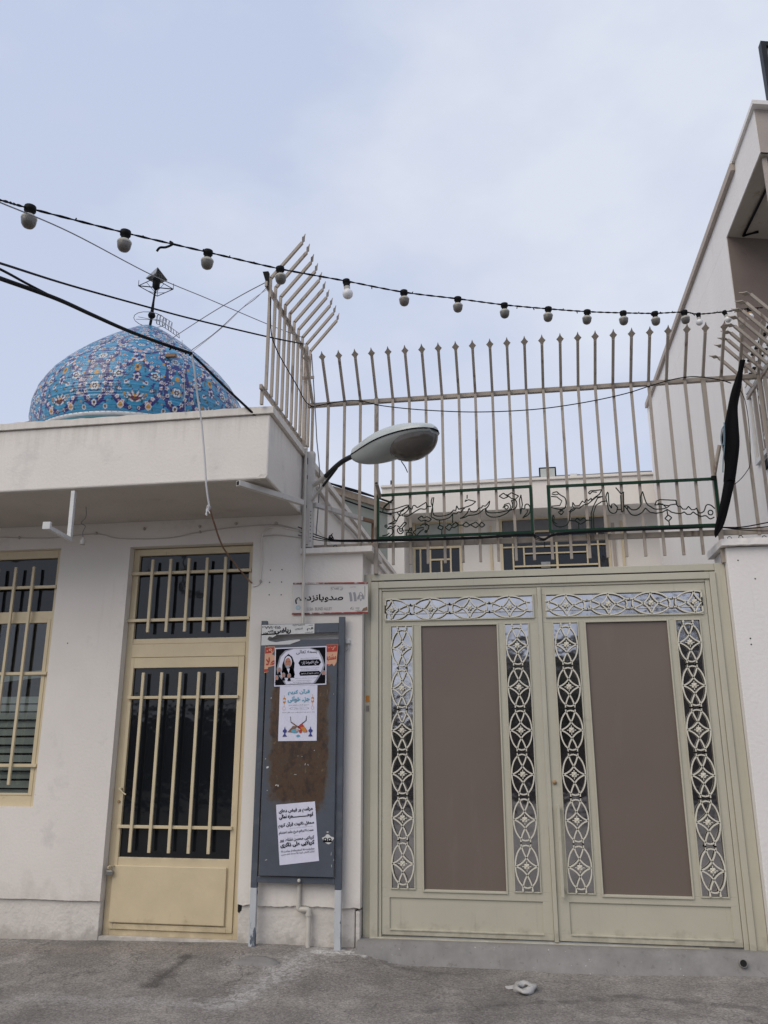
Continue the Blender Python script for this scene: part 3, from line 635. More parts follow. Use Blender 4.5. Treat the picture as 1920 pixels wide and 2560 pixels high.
def leaf(x0, x1, strips, panel, top, kick, side, label):
    """one wing: sheet cut out round the openings"""
    L_ = MB(); z0, z1 = .160, 2.806; ya, yb = YG+.014, YG+.05
    zt0, zt1 = 2.556, 2.744; zs0, zs1 = .486, 2.511; zk0, zk1 = kick[2], kick[3]
    ops = [strips[0], panel, strips[1]]
    L_.box(x0, x1, ya, yb, zt1, z1)                                       # above top grille
    L_.box(x0, top[0], ya, yb, zt0, zt1); L_.box(top[1], x1, ya, yb, zt0, zt1)
    L_.box(x0, x1, ya, yb, zs1, zt0)
    xx_ = [x0]
    for o_ in ops: xx_ += [o_[0], o_[1]]
    xx_.append(x1)
    for i in range(0, len(xx_), 2): L_.box(xx_[i], xx_[i+1], ya, yb, zs0, zs1)
    L_.box(x0, x1, ya, yb, zk1, zs0); L_.box(x0, kick[0], ya, yb, zk0, zk1); L_.box(kick[1], x1, ya, yb, zk0, zk1); L_.box(x0, x1, ya, yb, z0, zk0)
    lo = L_.build('gate_leaf', 'gate', GT, .002, label)
    MB().box(kick[0]-.01, kick[1]+.01, ya+.012, ya+.016, zk0-.01, zk1+.01).build('kick_panel', 'gate', lo)
    bd = MB()   # beads round the openings
    def bead(a, b, c, d, w_=.012, y0=YG+.0, y1=ya): frame_rect(bd, a-w_*.5, b+w_*.5, c-w_*.5, d+w_*.5, w_, y0, y1-.0005)
    bead(top[0]+.002, top[1]-.002, zt0, zt1); bead(strips[0][0], strips[0][1], zs0, zs1, .010, YG+.004); bead(strips[1][0], strips[1][1], zs0, zs1, .010, YG+.004); bead(panel[0], panel[1], zs0-.012, zs1, .012, YG+.003)
    bd.box(kick[0], kick[1], YG+.006, ya-.0005, zk0-.010, zk0); bd.build('beading', 'gate', lo, .0015)
    MB().box(panel[0]-.008, panel[1]+.008, ya+.008, ya+.013, zs0-.01, zs1+.01).build('brown_panel', 'panel', lo)
    MB().box(top[0]-.01, top[1]+.01, ya+.014, ya+.018, zt0-.01, zt1+.01).build('glass_strip', 'mirror', lo)
    for s_ in strips: MB().box(s_[0]-.01, s_[1]+.01, ya+.0135, ya+.0175, zs0-.01, zs1+.01).build('glass_strip', 'mirror', lo)
    for s_ in strips:
        sm = MB(); c_ = (s_[0]+s_[1])/2
        for k in range(6): unit(sm, c_, 2.329-k*.3325, .086, .150, True, (1, -1))
        sm.build('scrollwork', 'gatepale', lo)
    sm = MB(); cz_ = (zt0+zt1)/2
    if side < 0:
        for k in range(4): unit(sm, -.068-k*.328, cz_, .088, .146, False, (1, -1), (top[0], top[1]))
    else:
        for k in range(4): unit(sm, .392+k*.333, cz_, .088, .146, False, (1, -1), (top[0], top[1]))
    sm.bar((top[0]+.004, YG+.004, cz_-.036), (top[1]-.004, YG+.004, cz_-.036), .004, .004, upv=(0, 1, 0)); sm.build('scrollwork', 'gatepale', lo)
    return lo
lfA = leaf(-1.132, .160, [(-1.058, -.873), (-.115, .080)], (-.808, -.172), (-1.103, .128), (-1.071, .088, .203, .422), -1, 'left wing of the gate')
lfB = leaf(.195, 1.485, [(.275, .474), (1.231, 1.420)], (.530, 1.173), (.226, 1.449), (.283, 1.428, .207, .424), 1, 'right wing of the gate with handle and lock')
MB().box(.1615, .1935, YG-.004, YG+.05, .152, 2.802).build('centre_bar', 'gate', GT, .003)
hd = MB(); hd.bar((.238, YG-.03, .462), (.238, YG-.03, 1.118), .022, .016, upv=(0, 1, 0)); hd.box(.23, .246, YG-.03, YG+.012, .50, .53); hd.box(.23, .246, YG-.03, YG+.012, 1.06, 1.09); hd.build('handle', 'gate', lfB, .002)
MB().lathe([(.016, 0), (.016, .012), (.012, .016), (.006, .016), (.006, .02)], (.222, YG+.012, 1.275), (0, -1, 0), 16).build('lock', 'tancollar', lfB)
# two small stickers on the left gate jamb
q0 = at(919, 1747, YG+.01); tag(MB().box(q0.x-.014, q0.x+.014, YG+.0085, YG+.0115, q0.z-.026, q0.z+.026).build('sticker', 'orange'), 'small orange sticker on the left strip of the gate frame', 'sticker')
q0 = at(919, 1771, YG+.01); tag(MB().box(q0.x-.013, q0.x+.013, YG+.0085, YG+.0115, q0.z-.024, q0.z+.022).build('sticker', 'faded'), 'small dark scratched sticker just below the orange one on the gate frame', 'sticker')

# ================================================================== SPIKED FENCES
FY = .12; RZ = 4.565; RB = 3.212; BD = .023; LO, LU = .255, .306
def spear(mb, base, d, flat):
    """flat diamond spearhead on the tip; d = direction, flat = width direction"""
    b = Vector(base); d = Vector(d).normalized(); f = Vector(flat).normalized(); n_ = d.cross(f)
    prof = [(-.012, .011), (.012, .014), (.034, .032), (.048, .018), (.062, .008), (.085, .0008)]
    vs = []
    for h_, w_ in prof: vs += [b+d*h_+f*w_+n_*.003, b+d*h_-f*w_+n_*.003, b+d*h_-f*w_-n_*.003, b+d*h_+f*w_-n_*.003]
    fs = [(4*i+k, 4*i+(k+1) % 4, 4*i+4+(k+1) % 4, 4*i+4+k) for i in range(len(prof)-1) for k in range(4)]+[(0, 1, 2, 3)]
    mb.add(vs, fs)
FN = thing('spiked_fence', (.3, FY, RB), 'long beige spiked metal fence above the gate, spearheads leaning to the street', 'fence')
proto = {}
for k in range(-5, 27):
    x = -1.032+.1487*k; zb = RB-.02 if x < -1.2 or x > 1.63 else 3.03
    thick = abs(x-(-1.18)) < .03 or k == 18
    if x > 1.66: zb = RB-.04
    key = (round(zb, 2), thick)
    if key not in proto:
        o_ = MB(); wdt = BD*1.5 if thick else BD
        if thick: zb = 2.955
        o_.box(x-wdt/2, x+wdt/2, FY-.040-wdt, FY-.040, zb, RZ+.012)
        o_.bar((x, FY-.052, RZ-.004), (x, FY-.052-LO, RZ+LU-.004), BD)
        b_ = o_.build('picket', 'fence', FN, .001); s_ = MB(); spear(s_, (x, FY-.052-LO, RZ+LU-.004), (0, -LO, LU), (1, 0, 0)); s_.build('spearhead', 'fence', b_)
        proto[key] = (b_, x)
    else:
        b_, x0_ = proto[key]; c_ = dup(b_, FN); c_.location.x += x-x0_+(rnd.random()-.5)*.006; c_.rotation_euler.x = (rnd.random()-.5)*.0
MB().box(-1.83, 3.1, FY-.038, FY+.002, RZ-.02, RZ+.018).build('top_rail', 'fence', FN, .002)
MB().box(-1.83, 3.1, FY-.036, FY-.002, RB-.022, RB+.022).build('bottom_rail', 'fence', FN, .002)
# fence along the roof edge of the hall
FX = -1.86
F2 = thing('spiked_fence', (FX, -.5, 4.1), 'short tall spiked fence running back along the roof edge of the hall', 'fence')
b_ = None
for i in range(10):
    y = -1.06+.1445*i
    if b_ is None:
        o_ = MB(); o_.box(FX-BD/2, FX+BD/2, y-BD/2, y+BD/2, 4.21, 5.195); o_.bar((FX, y, 5.188), (FX+LO, y, 5.188+LU), BD)
        b_ = o_.build('picket', 'fence', F2, .001); s_ = MB(); spear(s_, (FX+LO, y, 5.188+LU), (LO*.35, 0, LU), (0, 1, 0)); s_.build('spearhead', 'fence', b_)
    else:
        c_ = dup(b_, F2); c_.location.y += .1445*i; c_.location.z += (rnd.random()-.5)*.006
MB().box(FX-.035, FX-.013, -1.10, .30, 5.10, 5.145).build('top_rail', 'fence', F2, .002)
MB().box(FX-.035, FX-.013, -1.12, .30, 4.195, 4.235).build('bottom_rail', 'fence', F2, .002)
p = MB(); p.box(FX-.035, FX-.013, -1.09, -1.065, 4.08, 4.194); p.box(FX-.035, FX-.013, .2, .225, 4.08, 4.194); p.build('foot', 'fence', F2)
MB().add([(FX-.06, -1.09, 5.24), (FX-.012, -1.09, 5.24), (FX-.012, -1.09, 5.08), (FX-.06, -1.05, 5.24), (FX-.012, -1.05, 5.24), (FX-.012, -1.05, 5.08)], [(0, 1, 2), (3, 5, 4), (0, 3, 4, 1), (1, 4, 5, 2), (0, 2, 5, 3)]).build('corner_plate', 'black', F2)
p = MB(); p.box(-1.872, -1.838, FY-.06, FY-.02, 4.08, 5.16); p.build('end_post', 'fence', F2, .002)
MB().box(FX-.02, FX+.10, FY-.1, FY-.085, 4.80, 4.825).build('tie_bar', 'fence', F2)
# fence on the right neighbour's side
F3 = thing('spiked_fence', (2.12, -.1, 3.2), 'spiked fence at the right edge leaning left in front of the brown upper wall', 'fence')
b_ = None
for i, y in enumerate((-.74, -.61, -.49, -.37, -.24, -.12, .0, .13, .34)):
    if b_ is None:
        o_ = MB(); o_.box(2.12-BD/2, 2.12+BD/2, y-BD/2, y+BD/2, 3.19, 4.575); o_.bar((2.12, y, 4.57), (2.12-LO, y, 4.57+LU), BD)
        b_ = o_.build('picket', 'fence', F3, .001); s_ = MB(); spear(s_, (2.12-LO, y, 4.57+LU), (-LO, 0, LU*.25), (0, 1, 0)); s_.build('spearhead', 'fence', b_); y0_ = y
    else: c_ = dup(b_, F3); c_.location.y += y-y0_
MB().box(2.1, 2.12, -.8, .5, 4.52, 4.55).build('top_rail', 'fence', F3)

# ================================================================== GREEN CALLIGRAPHY FRAMES
YS = FY-.085
def greenframe(x0, x1, z0, z1, z2, z3, lines, o, sc, label, loc, circ=(), smooth=True):
    """x0..x1, left z0..z1, right z2..z3"""
    G = thing('lettering_sign', loc, label, 'sign', None)
    f = MB(); t = .022
    f.bar((x0, YS, z0-.011), (x0, YS, z1+.011), t, t, upv=(0, 1, 0)); f.bar((x1, YS, z2-.011), (x1, YS, z3+.011), t, t, upv=(0, 1, 0))
    f.bar((x0+.011, YS, z0), (x1-.011, YS, z2), t, t, upv=(0, 1, 0)); f.bar((x0+.011, YS, z1), (x1-.011, YS, z3), t, t, upv=(0, 1, 0))
    f.build('sign_frame', 'green', G, .001)
    lt = MB()
    for ln in lines:
        pts = [at(o[0]+a*sc, o[1]+b*sc, YS-.002) for a, b in ln]
        lt.tube(smoothpts(pts, 3) if len(pts) > 5 else pts, .0052, 5)
    for cx, cy, rr in circ:
        pts = [at(o[0]+(cx+rr*math.cos(k/12*6.2832))*sc, o[1]+(cy+rr*math.sin(k/12*6.2832))*sc, YS-.002) for k in range(13)]; lt.tube(pts, .0052, 5)
    lt.build('wire_lettering', 'greendark', G)
    return G
A_ = [
 [(275,325),(235,355),(200,385),(190,415),(195,435),(230,442),(280,438),(330,425),(370,400),(405,378),(385,375),(330,392),(280,408),(230,410),(205,400),(215,380),(245,355),(275,330)],
 [(310,435),(325,460)],[(325,460),(340,430),(360,418)],[(360,418),(372,402),(388,398)],[(388,398),(405,378)],
 [(405,378),(400,410),(385,430),(350,455),(325,465),(310,490),(300,510),(285,490),(278,470)],
 [(405,390),(430,410),(440,380),(460,380),(475,395),(510,375),(548,352)],[(548,352),(556,385),(540,408),(500,405),(470,420),(430,445),(395,465),(350,462)],
 [(560,385),(590,385)],[(600,310),(590,350),(602,392),(605,440),(625,462),(680,465),(740,450),(775,415)],[(775,415),(795,420)],[(795,420),(802,380)],[(802,380),(818,410)],[(818,410),(842,400)],[(842,400),(870,395)],[(612,310),(600,392)],
 [(870,398),(850,412),(840,435)],[(840,435),(815,430),(800,445),(770,445),(745,475),(690,495),(640,495),(610,480),(590,465),(598,400)],
 [(880,330),(870,345)],[(870,345),(900,330),(960,345)],[(960,345),(930,370),(895,385),(870,392)],
 [(830,485),(860,470),(890,440),(905,400)],[(905,400),(918,425),(942,432),(968,424),(985,400)],[(985,400),(1010,397)],[(1010,397),(1015,380)],[(1015,380),(1040,383),(1055,368),(1075,340)],[(1075,340),(1070,370),(1050,398),(1020,412),(990,440),(950,455),(900,460),(870,475),(830,485)],
 [(1045,395),(1050,425),(1080,438),(1150,435),(1200,425),(1250,415),(1290,400),(1302,360),(1290,330)],[(1290,330),(1255,335)],[(1255,335),(1266,372),(1258,402),(1240,420),(1210,445),(1150,470),(1090,472),(1050,450),(1040,410)],
 [(1185,400),(1200,370),(1235,358),(1252,385),(1240,412)],
 [(1155,300),(1190,275)],[(1190,275),(1228,305)],[(1228,305),(1190,320)],[(1190,320),(1155,300)],[(1215,300),(1255,272)],[(1255,272),(1315,298)],[(1315,298),(1290,325)],[(1290,325),(1255,318)],[(1255,318),(1215,285)],
 [(1335,290),(1322,330)],[(1322,330),(1332,450)],[(1332,450),(1347,370)],[(1347,370),(1335,290)],
 [(1345,402),(1365,405),(1370,375),(1390,366),(1408,385),(1412,420),(1395,455),(1350,480)],[(1350,480),(1385,440),(1395,412),(1375,415)],
 [(645,565),(660,540)],[(660,540),(690,555)],[(690,555),(680,580)],[(680,580),(645,565)],[(705,560),(745,530)],[(745,530),(760,545)],[(760,545),(795,515)],[(795,515),(815,540)],[(815,540),(780,562)],[(780,562),(762,553)],[(762,553),(740,585)],[(740,585),(705,560)],
 [(850,540),(880,515)],[(880,515),(912,540)],[(912,540),(880,556)],[(880,556),(850,540)],[(815,540),(850,540)],[(912,538),(960,515)],[(960,515),(990,540)],[(990,540),(960,562)],[(960,562),(920,538)],[(990,540),(1010,515)],[(1010,515),(1035,540)],[(1035,540),(1010,558)],[(1010,558),(990,540)],
 [(660,500),(660,540)],[(768,450),(768,522)],[(888,290),(888,320)],[(680,580),(678,632)],
 [(480,485),(512,465)],[(512,465),(528,482)],[(528,482),(556,470)],[(556,470),(592,490)],[(592,490),(568,512)],[(568,512),(540,497)],[(540,497),(508,507)],[(508,507),(480,485)],[(540,500),(540,530)],
 [(540,545),(555,532),(572,545),(566,575),(545,600)],[(500,548),(520,532),(548,530),(570,545)],[(440,600),(470,628)],[(470,628),(500,592),(530,572)],[(470,570),(510,560),(530,562)],[(440,600),(468,575)],
 [(385,600),(425,600)],[(425,600),(440,622)],[(440,622),(385,630)],[(385,630),(385,600)],[(400,595),(412,565),(428,560),(432,590)],[(370,582),(400,582)],
 [(310,545),(330,560)],[(330,560),(370,515)],[(370,515),(386,527)],[(386,527),(352,562),(360,590),(340,612),(316,600),(310,575),(330,565)],[(300,500),(260,520),(235,532)],[(235,532),(270,530),(300,520)],
 [(300,540),(275,560),(250,550)],[(250,550),(225,572)],[(225,572),(262,568),(278,590),(262,618),(230,638),(190,642)],[(185,630),(225,622),(245,605)],
]
ps = [(-1.160, 3.262, 3.650, .150, 3.268, 3.672)]
greenframe(-1.160, .150, 3.262, 3.645, 3.262, 3.662, A_, (900, 1150), .30139, 'green frame of two-line wire calligraphy hung above the left gate wing', (-.5, YS, 3.26), circ=((1215, 392, 15), (340, 580, 11), (216, 548, 9), (418, 575, 8), (548, 592, 9)))
B_ = [
 [(1280,405),(1250,380),(1218,380),(1200,425),(1165,434),(1148,400)],[(1148,400),(1135,412),(1112,412),(1090,388)],[(1090,388),(1075,408),(1050,408),(1030,385)],[(1030,385),(1018,392),(1000,370)],[(1000,345),(885,340)],[(885,340),(860,352),(850,380)],[(850,380),(885,374),(920,380),(950,385)],
 [(930,400),(900,407),(850,407),(820,390),(790,365),(762,282)],[(762,282),(745,330),(750,375),(725,408),(685,412),(655,385)],[(655,385),(655,405)],
 [(1275,465),(1245,478),(1215,455),(1180,460),(1150,447),(1125,428)],[(1125,428),(1105,445),(1080,446),(1060,428)],[(1060,428),(1035,440),(1000,437),(970,430),(938,410)],[(938,410),(905,430),(860,438),(815,430),(782,400)],[(782,400),(760,430),(720,452),(680,445),(652,408),(632,385)],
 [(1000,345),(1005,372)],[(1005,372),(960,378),(935,400),(905,372),(870,368)],
 [(945,450),(970,470)],[(970,470),(948,495)],[(948,495),(922,475)],[(922,475),(945,450)],[(935,410),(942,450)],[(950,495),(957,538)],
 [(570,255),(608,300)],[(608,300),(625,285)],[(625,285),(628,420)],[(628,420),(612,430)],[(612,430),(605,310)],[(580,412),(612,412)],[(630,385),(655,385)],
 [(512,285),(500,320),(510,370),(522,418),(548,438),(575,428),(583,395)],[(583,395),(560,370)],[(560,370),(542,372),(540,402)],[(540,402),(522,375),(516,290)],
 [(415,550),(410,440),(430,380),(470,355),(502,350)],[(400,550),(395,440),(410,390),(440,330),(478,318)],
 [(388,278),(375,292)],[(375,292),(385,302)],[(385,302),(400,285),(435,288)],[(388,278),(430,275),(470,270)],[(470,270),(455,300),(420,325),(398,345)],[(398,345),(395,330)],[(395,330),(372,350),(365,335)],[(365,335),(345,362),(332,350)],[(332,350),(310,382),(280,385),(262,360)],[(262,360),(262,390),(275,402),(255,410)],[(255,410),(235,430)],
 [(470,318),(430,322),(400,347),(370,372),(340,378)],[(340,378),(310,402),(285,400),(270,415)],[(270,415),(245,432),(240,470),(225,515),(180,535),(140,525),(118,490),(122,450)],[(122,450),(130,465),(126,500),(150,515)],
 [(112,300),(140,307),(165,300),(148,284),(118,292)],[(108,318),(150,322),(185,350),(170,383),(110,388)],[(148,284),(175,308),(208,330),(215,370),(205,402),(170,410),(108,396)],
 [(175,428),(195,402)],[(160,430),(180,450)],[(180,450),(198,428)],[(198,428),(180,412)],[(180,412),(160,430)],
 [(240,490),(280,492)],[(280,492),(292,470)],[(292,470),(315,490)],[(315,490),(340,470)],[(340,470),(362,490)],[(362,490),(345,500)],[(345,500),(318,515)],[(318,515),(290,498)],[(290,498),(280,490)],[(362,488),(402,488)],[(305,510),(305,562)],
]
greenframe(.296, 1.640, 3.262, 3.652, 3.262, 3.652, B_, (1340, 1130), .34961, 'green frame of one-line wire calligraphy hung beside the furled black flag', (1.0, YS, 3.26), circ=((1248, 433, 17),))

# pipe stub left of the sign
q0, q1 = at(941, 1208, -.12), at(950, 1242, .03)
PS = thing('pipe_stub', q1, 'short rusty open pipe pointing up beside the left green lettering frame', 'pipe'); dq = (q0-q1).normalized()
MB().tube([q1, q0], .016, 14).build('tube', 'fence', PS); MB().tube([q0+dq*.0005, q0+dq*.0015], .0125, 14).build('bore', 'dark', PS)
pA = atZ(786, 1262, 3.57); pB = atZ(904, 1297, 3.57)
AR = thing('support_arm', pA, 'white square steel arm running back from the channel post, rusty at its far end', 'steel arm')
MB().bar(pA, pB, .04, .04).build('square_tube', 'galv', AR, .002); pC = atZ(940, 1306, 3.57); MB().bar(pB, pC, .032, .032).build('rusty_end', 'rust', AR)
pD = at(930, 1352, pC.y); MB().bar((pC.x-.03, pC.y, 3.57), (pC.x-.04, pC.y, 3.2), .022).build('rusty_strut', 'rust', AR)

# ================================================================== POST, CONDUIT AND STREET LAMP
PO = thing('steel_channel_post', (-1.78, -.03, 3.2), 'white perforated steel channel post fixed to the corner beside the street lamp arm', 'post')
p = MB(); p.box(-1.812, -1.724, -.048, -.042, 3.19, 4.06); p.box(-1.730, -1.724, -.0415, .02, 3.19, 4.06); p.box(-1.812, -1.806, -.0415, .02, 3.19, 4.06); p.build('channel', 'galv', PO)
p = MB()
for z in np.arange(3.24, 3.52, .033): p.lathe([(.0045, 0), (.0045, .001)], (-1.738, -.048, z), (0, -1, 0), 8)
for z, h_ in ((3.97, .03), (3.82, .018), (3.55, .014)): p.box(-1.79, -1.775, -.0492, -.0482, z-h_, z+h_)
p.build('slots', 'dark', PO)
MB().box(-1.805, -1.752, -.060, -.049, 3.21, 3.53).build('perforated_strip', 'soffit', PO)
CD = thing('conduit_pipe', (-1.79, -.05, 2.55), 'thin white vertical conduit passing in front of the street name sign', 'pipe')
q0 = at(748, 1116, -.06); q1 = at(765, 1126, -.06); q2 = at(757, 1560, -.06)
MB().tube(smoothpts([(q0.x-.02, .1, q0.z+.03), (q0.x, -.03, q0.z+.008), (q1.x-.006, -.06, q1.z+.004), (q1.x, -.06, q1.z-.05), ((q1.x+q2.x)/2, -.063, 3.2), (q2.x, -.06, q2.z)]), .0135, 12).build('tube', 'pvc', CD)

LN = at(884, 1138, -.62); LT = at(1089, 1074, -1.08)
LM = thing('street_lamp', (-1.72, -.05, 3.6), 'grey street lamp with smoky lens on a curved dark arm above the gate pillar', 'street lamp')
pb = at(786, 1212, -.05)
arm = smoothpts([pb, at(815, 1190, -.2), at(838, 1168, -.36), at(862, 1150, -.52), LN+(LT-LN)*.06], 6)
MB().tube(arm, .021, 14).build('arm', 'darkmetal', LM); ai = arm[:7]; MB().tube([v for v in ai], .0216, 14).build('painted_arm_end', 'galv', LM)
bs = [at(781, 1250, -.05), at(842, 1170, -.37)]; MB().tube(bs, .011, 10).build('brace', 'darkmetal', LM); MB().tube([bs[0], bs[0].lerp(bs[1], .45)], .0116, 10).build('painted_brace_end', 'galv', LM)
ax = (LT-LN); LL = ax.length; ax.normalize(); sdv = ax.cross(Vector((0, 0, 1))).normalized(); upn = sdv.cross(ax)
def sect(s_, f):
    w_ = .030+.128*math.sin(min(1, s_/.62)*math.pi/2)**1.15 if s_ < .62 else .158*math.sqrt(max(0, 1-((s_-.62)/.385)**2.4))
    return LN+ax*LL*s_, max(w_, .004)
def shell(lo, hi, hfun, name, m, s0=0, s1=1.0, wk=1.0, off=0, n=16):
    vs = []; st = 26
    for i in range(st+1):
        s_ = s0+(s1-s0)*i/st; c, w_ = sect(s_, 0); 
        for k in range(n+1):
            t = lo+(hi-lo)*k/n; vs.append(c+sdv*w_*wk*math.cos(t)+upn*(hfun(s_)*math.sin(t)+off))
    fs = [(i*(n+1)+k, i*(n+1)+k+1, (i+1)*(n+1)+k+1, (i+1)*(n+1)+k) for i in range(st) for k in range(n)]
    a = vs[:n+1]; b = vs[-n-1:]
    mb_ = MB(); mb_.add(vs, fs, True); mb_.add(a, [tuple(range(n+1))]); mb_.add(b, [tuple(range(n+1))]); 
    # close the flat side
    mb_.add([vs[i*(n+1)] for i in range(st+1)]+[vs[i*(n+1)+n] for i in range(st+1)], [(i, i+1, st+2+i, st+1+i) for i in range(st)])
    mb_.build(name, m, LM)
th = lambda s_: .028+.088*math.sin(math.pi*min(1, (s_*.9+.08)))**.8 if s_ < 1 else .02
shell(0, math.pi, th, 'top_shell', 'lampshell', wk=1.03, off=.003)
bh = lambda s_: .026+.105*math.sin(math.pi*min(1, (s_*.97+.02)**.75))**.9
shell(math.pi, 2*math.pi, bh, 'lower_body', 'lampbody', 0, .985)
MB().add([], []); 
sr = MB(); rim = [sect(s_, 0) for s_ in [i/26 for i in range(27)]]
sr.tube([c+sdv*w_*1.02 for c, w_ in rim]+[c-sdv*w_*1.02 for c, w_ in rim[::-1]], .005, 6); sr.build('seal', 'black', LM)
lens = MB(); vs = []; cL = LN+ax*LL*.73
for j in range(11):
    ph = math.pi/2*j/10
    for k in range(28):
        t = 2*math.pi*k/28; vs.append(cL+ax*.265*LL*math.cos(t)*math.cos(ph)+sdv*.145*math.sin(t)*math.cos(ph)-upn*(.03+.155*math.sin(ph)))
lens.add(vs, [(j*28+k, j*28+(k+1) % 28, (j+1)*28+(k+1) % 28, (j+1)*28+k) for j in range(10) for k in range(28)], True); lens.build('lens', 'lens', LM)
q0 = at(1003, 1153, -.95); MB().tube(smoothpts([q0, at(1012, 1166, -.95), at(1019, 1181, -.95)]), .004, 6).build('loose_wire', 'black', LM)

# ================================================================== NOTICE BOARD
YB = -.06
BO = thing('notice_board', (-1.77, YB, .07), 'tall blue-grey metal notice board on two legs with a rusty glue-stained panel', 'notice board')
lg = MB(); lg.box(-2.134, -2.084, YB-.02, YB+.02, .49, 2.556); lg.build('leg', 'board', BO, .003)
lg = MB(); lg.box(-1.468, -1.418, YB-.02, YB+.02, .49, 2.575); lg.build('leg', 'board', BO, .003)
lg = MB(); lg.box(-2.134, -2.084, YB-.02, YB+.02, .05, .4895); lg.build('leg_foot', 'legpaint', BO, .003, 'paint-flaked lower end of the left leg')
lg = MB(); lg.box(-1.468, -1.418, YB-.02, YB+.02, .05, .4895); lg.build('leg_foot', 'legpaint', BO, .003, 'paint-flaked lower end of the right leg')
for za_, zb_ in ((2.447, 2.525), (2.345, 2.393), (.528, .572)): MB().box(-2.0835, -1.4685, YB-.018, YB+.018, za_, zb_).build('rail', 'board', BO, .002)
# rust / glue stain material for the panel: a tall ragged patch of its own shape
mp_ = mat('stained_board_paint', (.070, .082, .104), .5, .12, 6, .0015, 30); nn = mp_.node_tree.nodes; ll = mp_.node_tree.links; PB = nn['Principled BSDF']; bsock = PB.inputs['Base Color'].links[0].from_socket
n = nn; l = ll; geo = nn.new('ShaderNodeNewGeometry')
def ellmask(cx, cz, hx, hz, nscale, namp, soft):
    nz_ = nn.new('ShaderNodeTexNoise'); nz_.inputs['Scale'].default_value = nscale; nz_.inputs['Detail'].default_value = 7; nz_.inputs['Roughness'].default_value = .65; ll.new(geo.outputs['Position'], nz_.inputs[0])
    s_ = nn.new('ShaderNodeSeparateXYZ'); ll.new(geo.outputs['Position'], s_.inputs[0])
    def mm(op, a, b):
        q = nn.new('ShaderNodeMath'); q.operation = op
        for i, v in enumerate((a, b)):
            if isinstance(v, (int, float)): q.inputs[i].default_value = v
            elif v is not None: ll.new(v, q.inputs[i])
        return q.outputs[0]
    a = mm('DIVIDE', mm('ABSOLUTE', mm('SUBTRACT', s_.outputs[0], cx), 0), hx); b = mm('DIVIDE', mm('ABSOLUTE', mm('SUBTRACT', s_.outputs[2], cz), 0), hz)
    d_ = mm('POWER', mm('ADD', mm('POWER', a, 5.0), mm('POWER', b, 5.0)), .2)
    d_ = mm('ADD', d_, mm('MULTIPLY', mm('SUBTRACT', nz_.outputs[0], .5), namp))
    r = nn.new('ShaderNodeMapRange'); r.inputs[1].default_value = 1-soft; r.inputs[2].default_value = 1; r.inputs[3].default_value = 1; r.inputs[4].default_value = 0; ll.new(d_, r.inputs[0]); return r.outputs[0]
def ov(bs_, mask, col, k):
    a = nn.new('ShaderNodeMath'); a.operation = 'MULTIPLY'; a.inputs[1].default_value = k; ll.new(mask, a.inputs[0])
    x = nn.new('ShaderNodeMix'); x.data_type = 'RGBA'; ll.new(a.outputs[0], x.inputs[0]); ll.new(bs_, x.inputs[6])
    if isinstance(col, tuple): x.inputs[7].default_value = (*col, 1)
    else: ll.new(col, x.inputs[7])
    return x.outputs[2]
bsock = ov(bsock, ellmask(-1.775, 1.62, .275, .60, 9, .5, .3), (.095, .066, .030), .8)
nr = nn.new('ShaderNodeTexNoise'); nr.inputs['Scale'].default_value = 13; nr.inputs['Detail'].default_value = 10; nr.inputs['Roughness'].default_value = .7
mpp = nn.new('ShaderNodeMapping'); mpp.inputs['Scale'].default_value = (1.25, 1, .8); ll.new(geo.outputs['Position'], mpp.inputs[0]); ll.new(mpp.outputs[0], nr.inputs[0])
cr_ = nn.new('ShaderNodeValToRGB'); E_ = cr_.color_ramp.elements; E_[0].position = .3; E_[0].color = (.018, .009, .005, 1); E_[1].position = .80; E_[1].color = (.26, .19, .12, 1)
for ps_, c_ in ((.42, (.040, .020, .010, 1)), (.50, (.075, .036, .014, 1)), (.58, (.050, .032, .020, 1)), (.66, (.13, .075, .028, 1))): e_ = E_.new(ps_); e_.color = c_
ll.new(nr.outputs[0], cr_.inputs[0])
bsock = ov(bsock, ellmask(-1.775, 1.64, .25, .585, 8, .6, .10), cr_.outputs[0], .96)
ll.new(bsock, PB.inputs['Base Color'])
MB().box(-2.066, -1.472, YB-.040, YB-.021, .580, 2.352).build('panel', mp_, BO, .004)
YP = YB-.0405
sc_ = MB()
def flake(px, py, w_, h_, a):
    q = at(px, py, YP); ca, sa = math.cos(a), math.sin(a); pts = []
    for k in range(7):
        t = k/7*6.2832; r_ = 1+.35*(rnd.random()-.5); dx, dz = w_*r_*math.cos(t), h_*r_*math.sin(t); pts.append((q.x+dx*ca-dz*sa, q.z+dx*sa+dz*ca))
    sc_.prism(pts, YP-.0015, YP+.0005)
for a in ((669, 1918, .012, .007, .5), (690, 1963, .007, .004, .7), (695, 1964, .004, .009, .3), (763, 1911, .002, .009, -.2), (770, 1912, .002, .006, .6), (755, 1891, .004, .002, 0), (664, 1897, .005, .003, .4), (668, 1976, .003, .003, 0), (819, 2080, .010, .005, 0), (828, 2135, .0015, .016, -.1), (829, 2165, .0015, .012, .2), (834, 2150, .0015, .008, -.3), (665, 2150, .010, .002, .3), (738, 1936, .012, .0015, 0), (786, 1876, .003, .003, 0), (745, 1890, .003, .002, 0), (678, 1745, .003, .005, 0), (834, 1735, .003, .003, 0)): flake(*a)
sc_.build('paper_scraps', 'white', BO)
q0 = at(750, 2200, -.07); MB().lathe([(.0, .0), (.012, .0), (.014, .012), (.008, .02)], (q0.x, YB-.03, q0.z), (0, -1, 0), 14).build('bolt', 'pvc', BO)
G_ = ((620, 1440), .208)
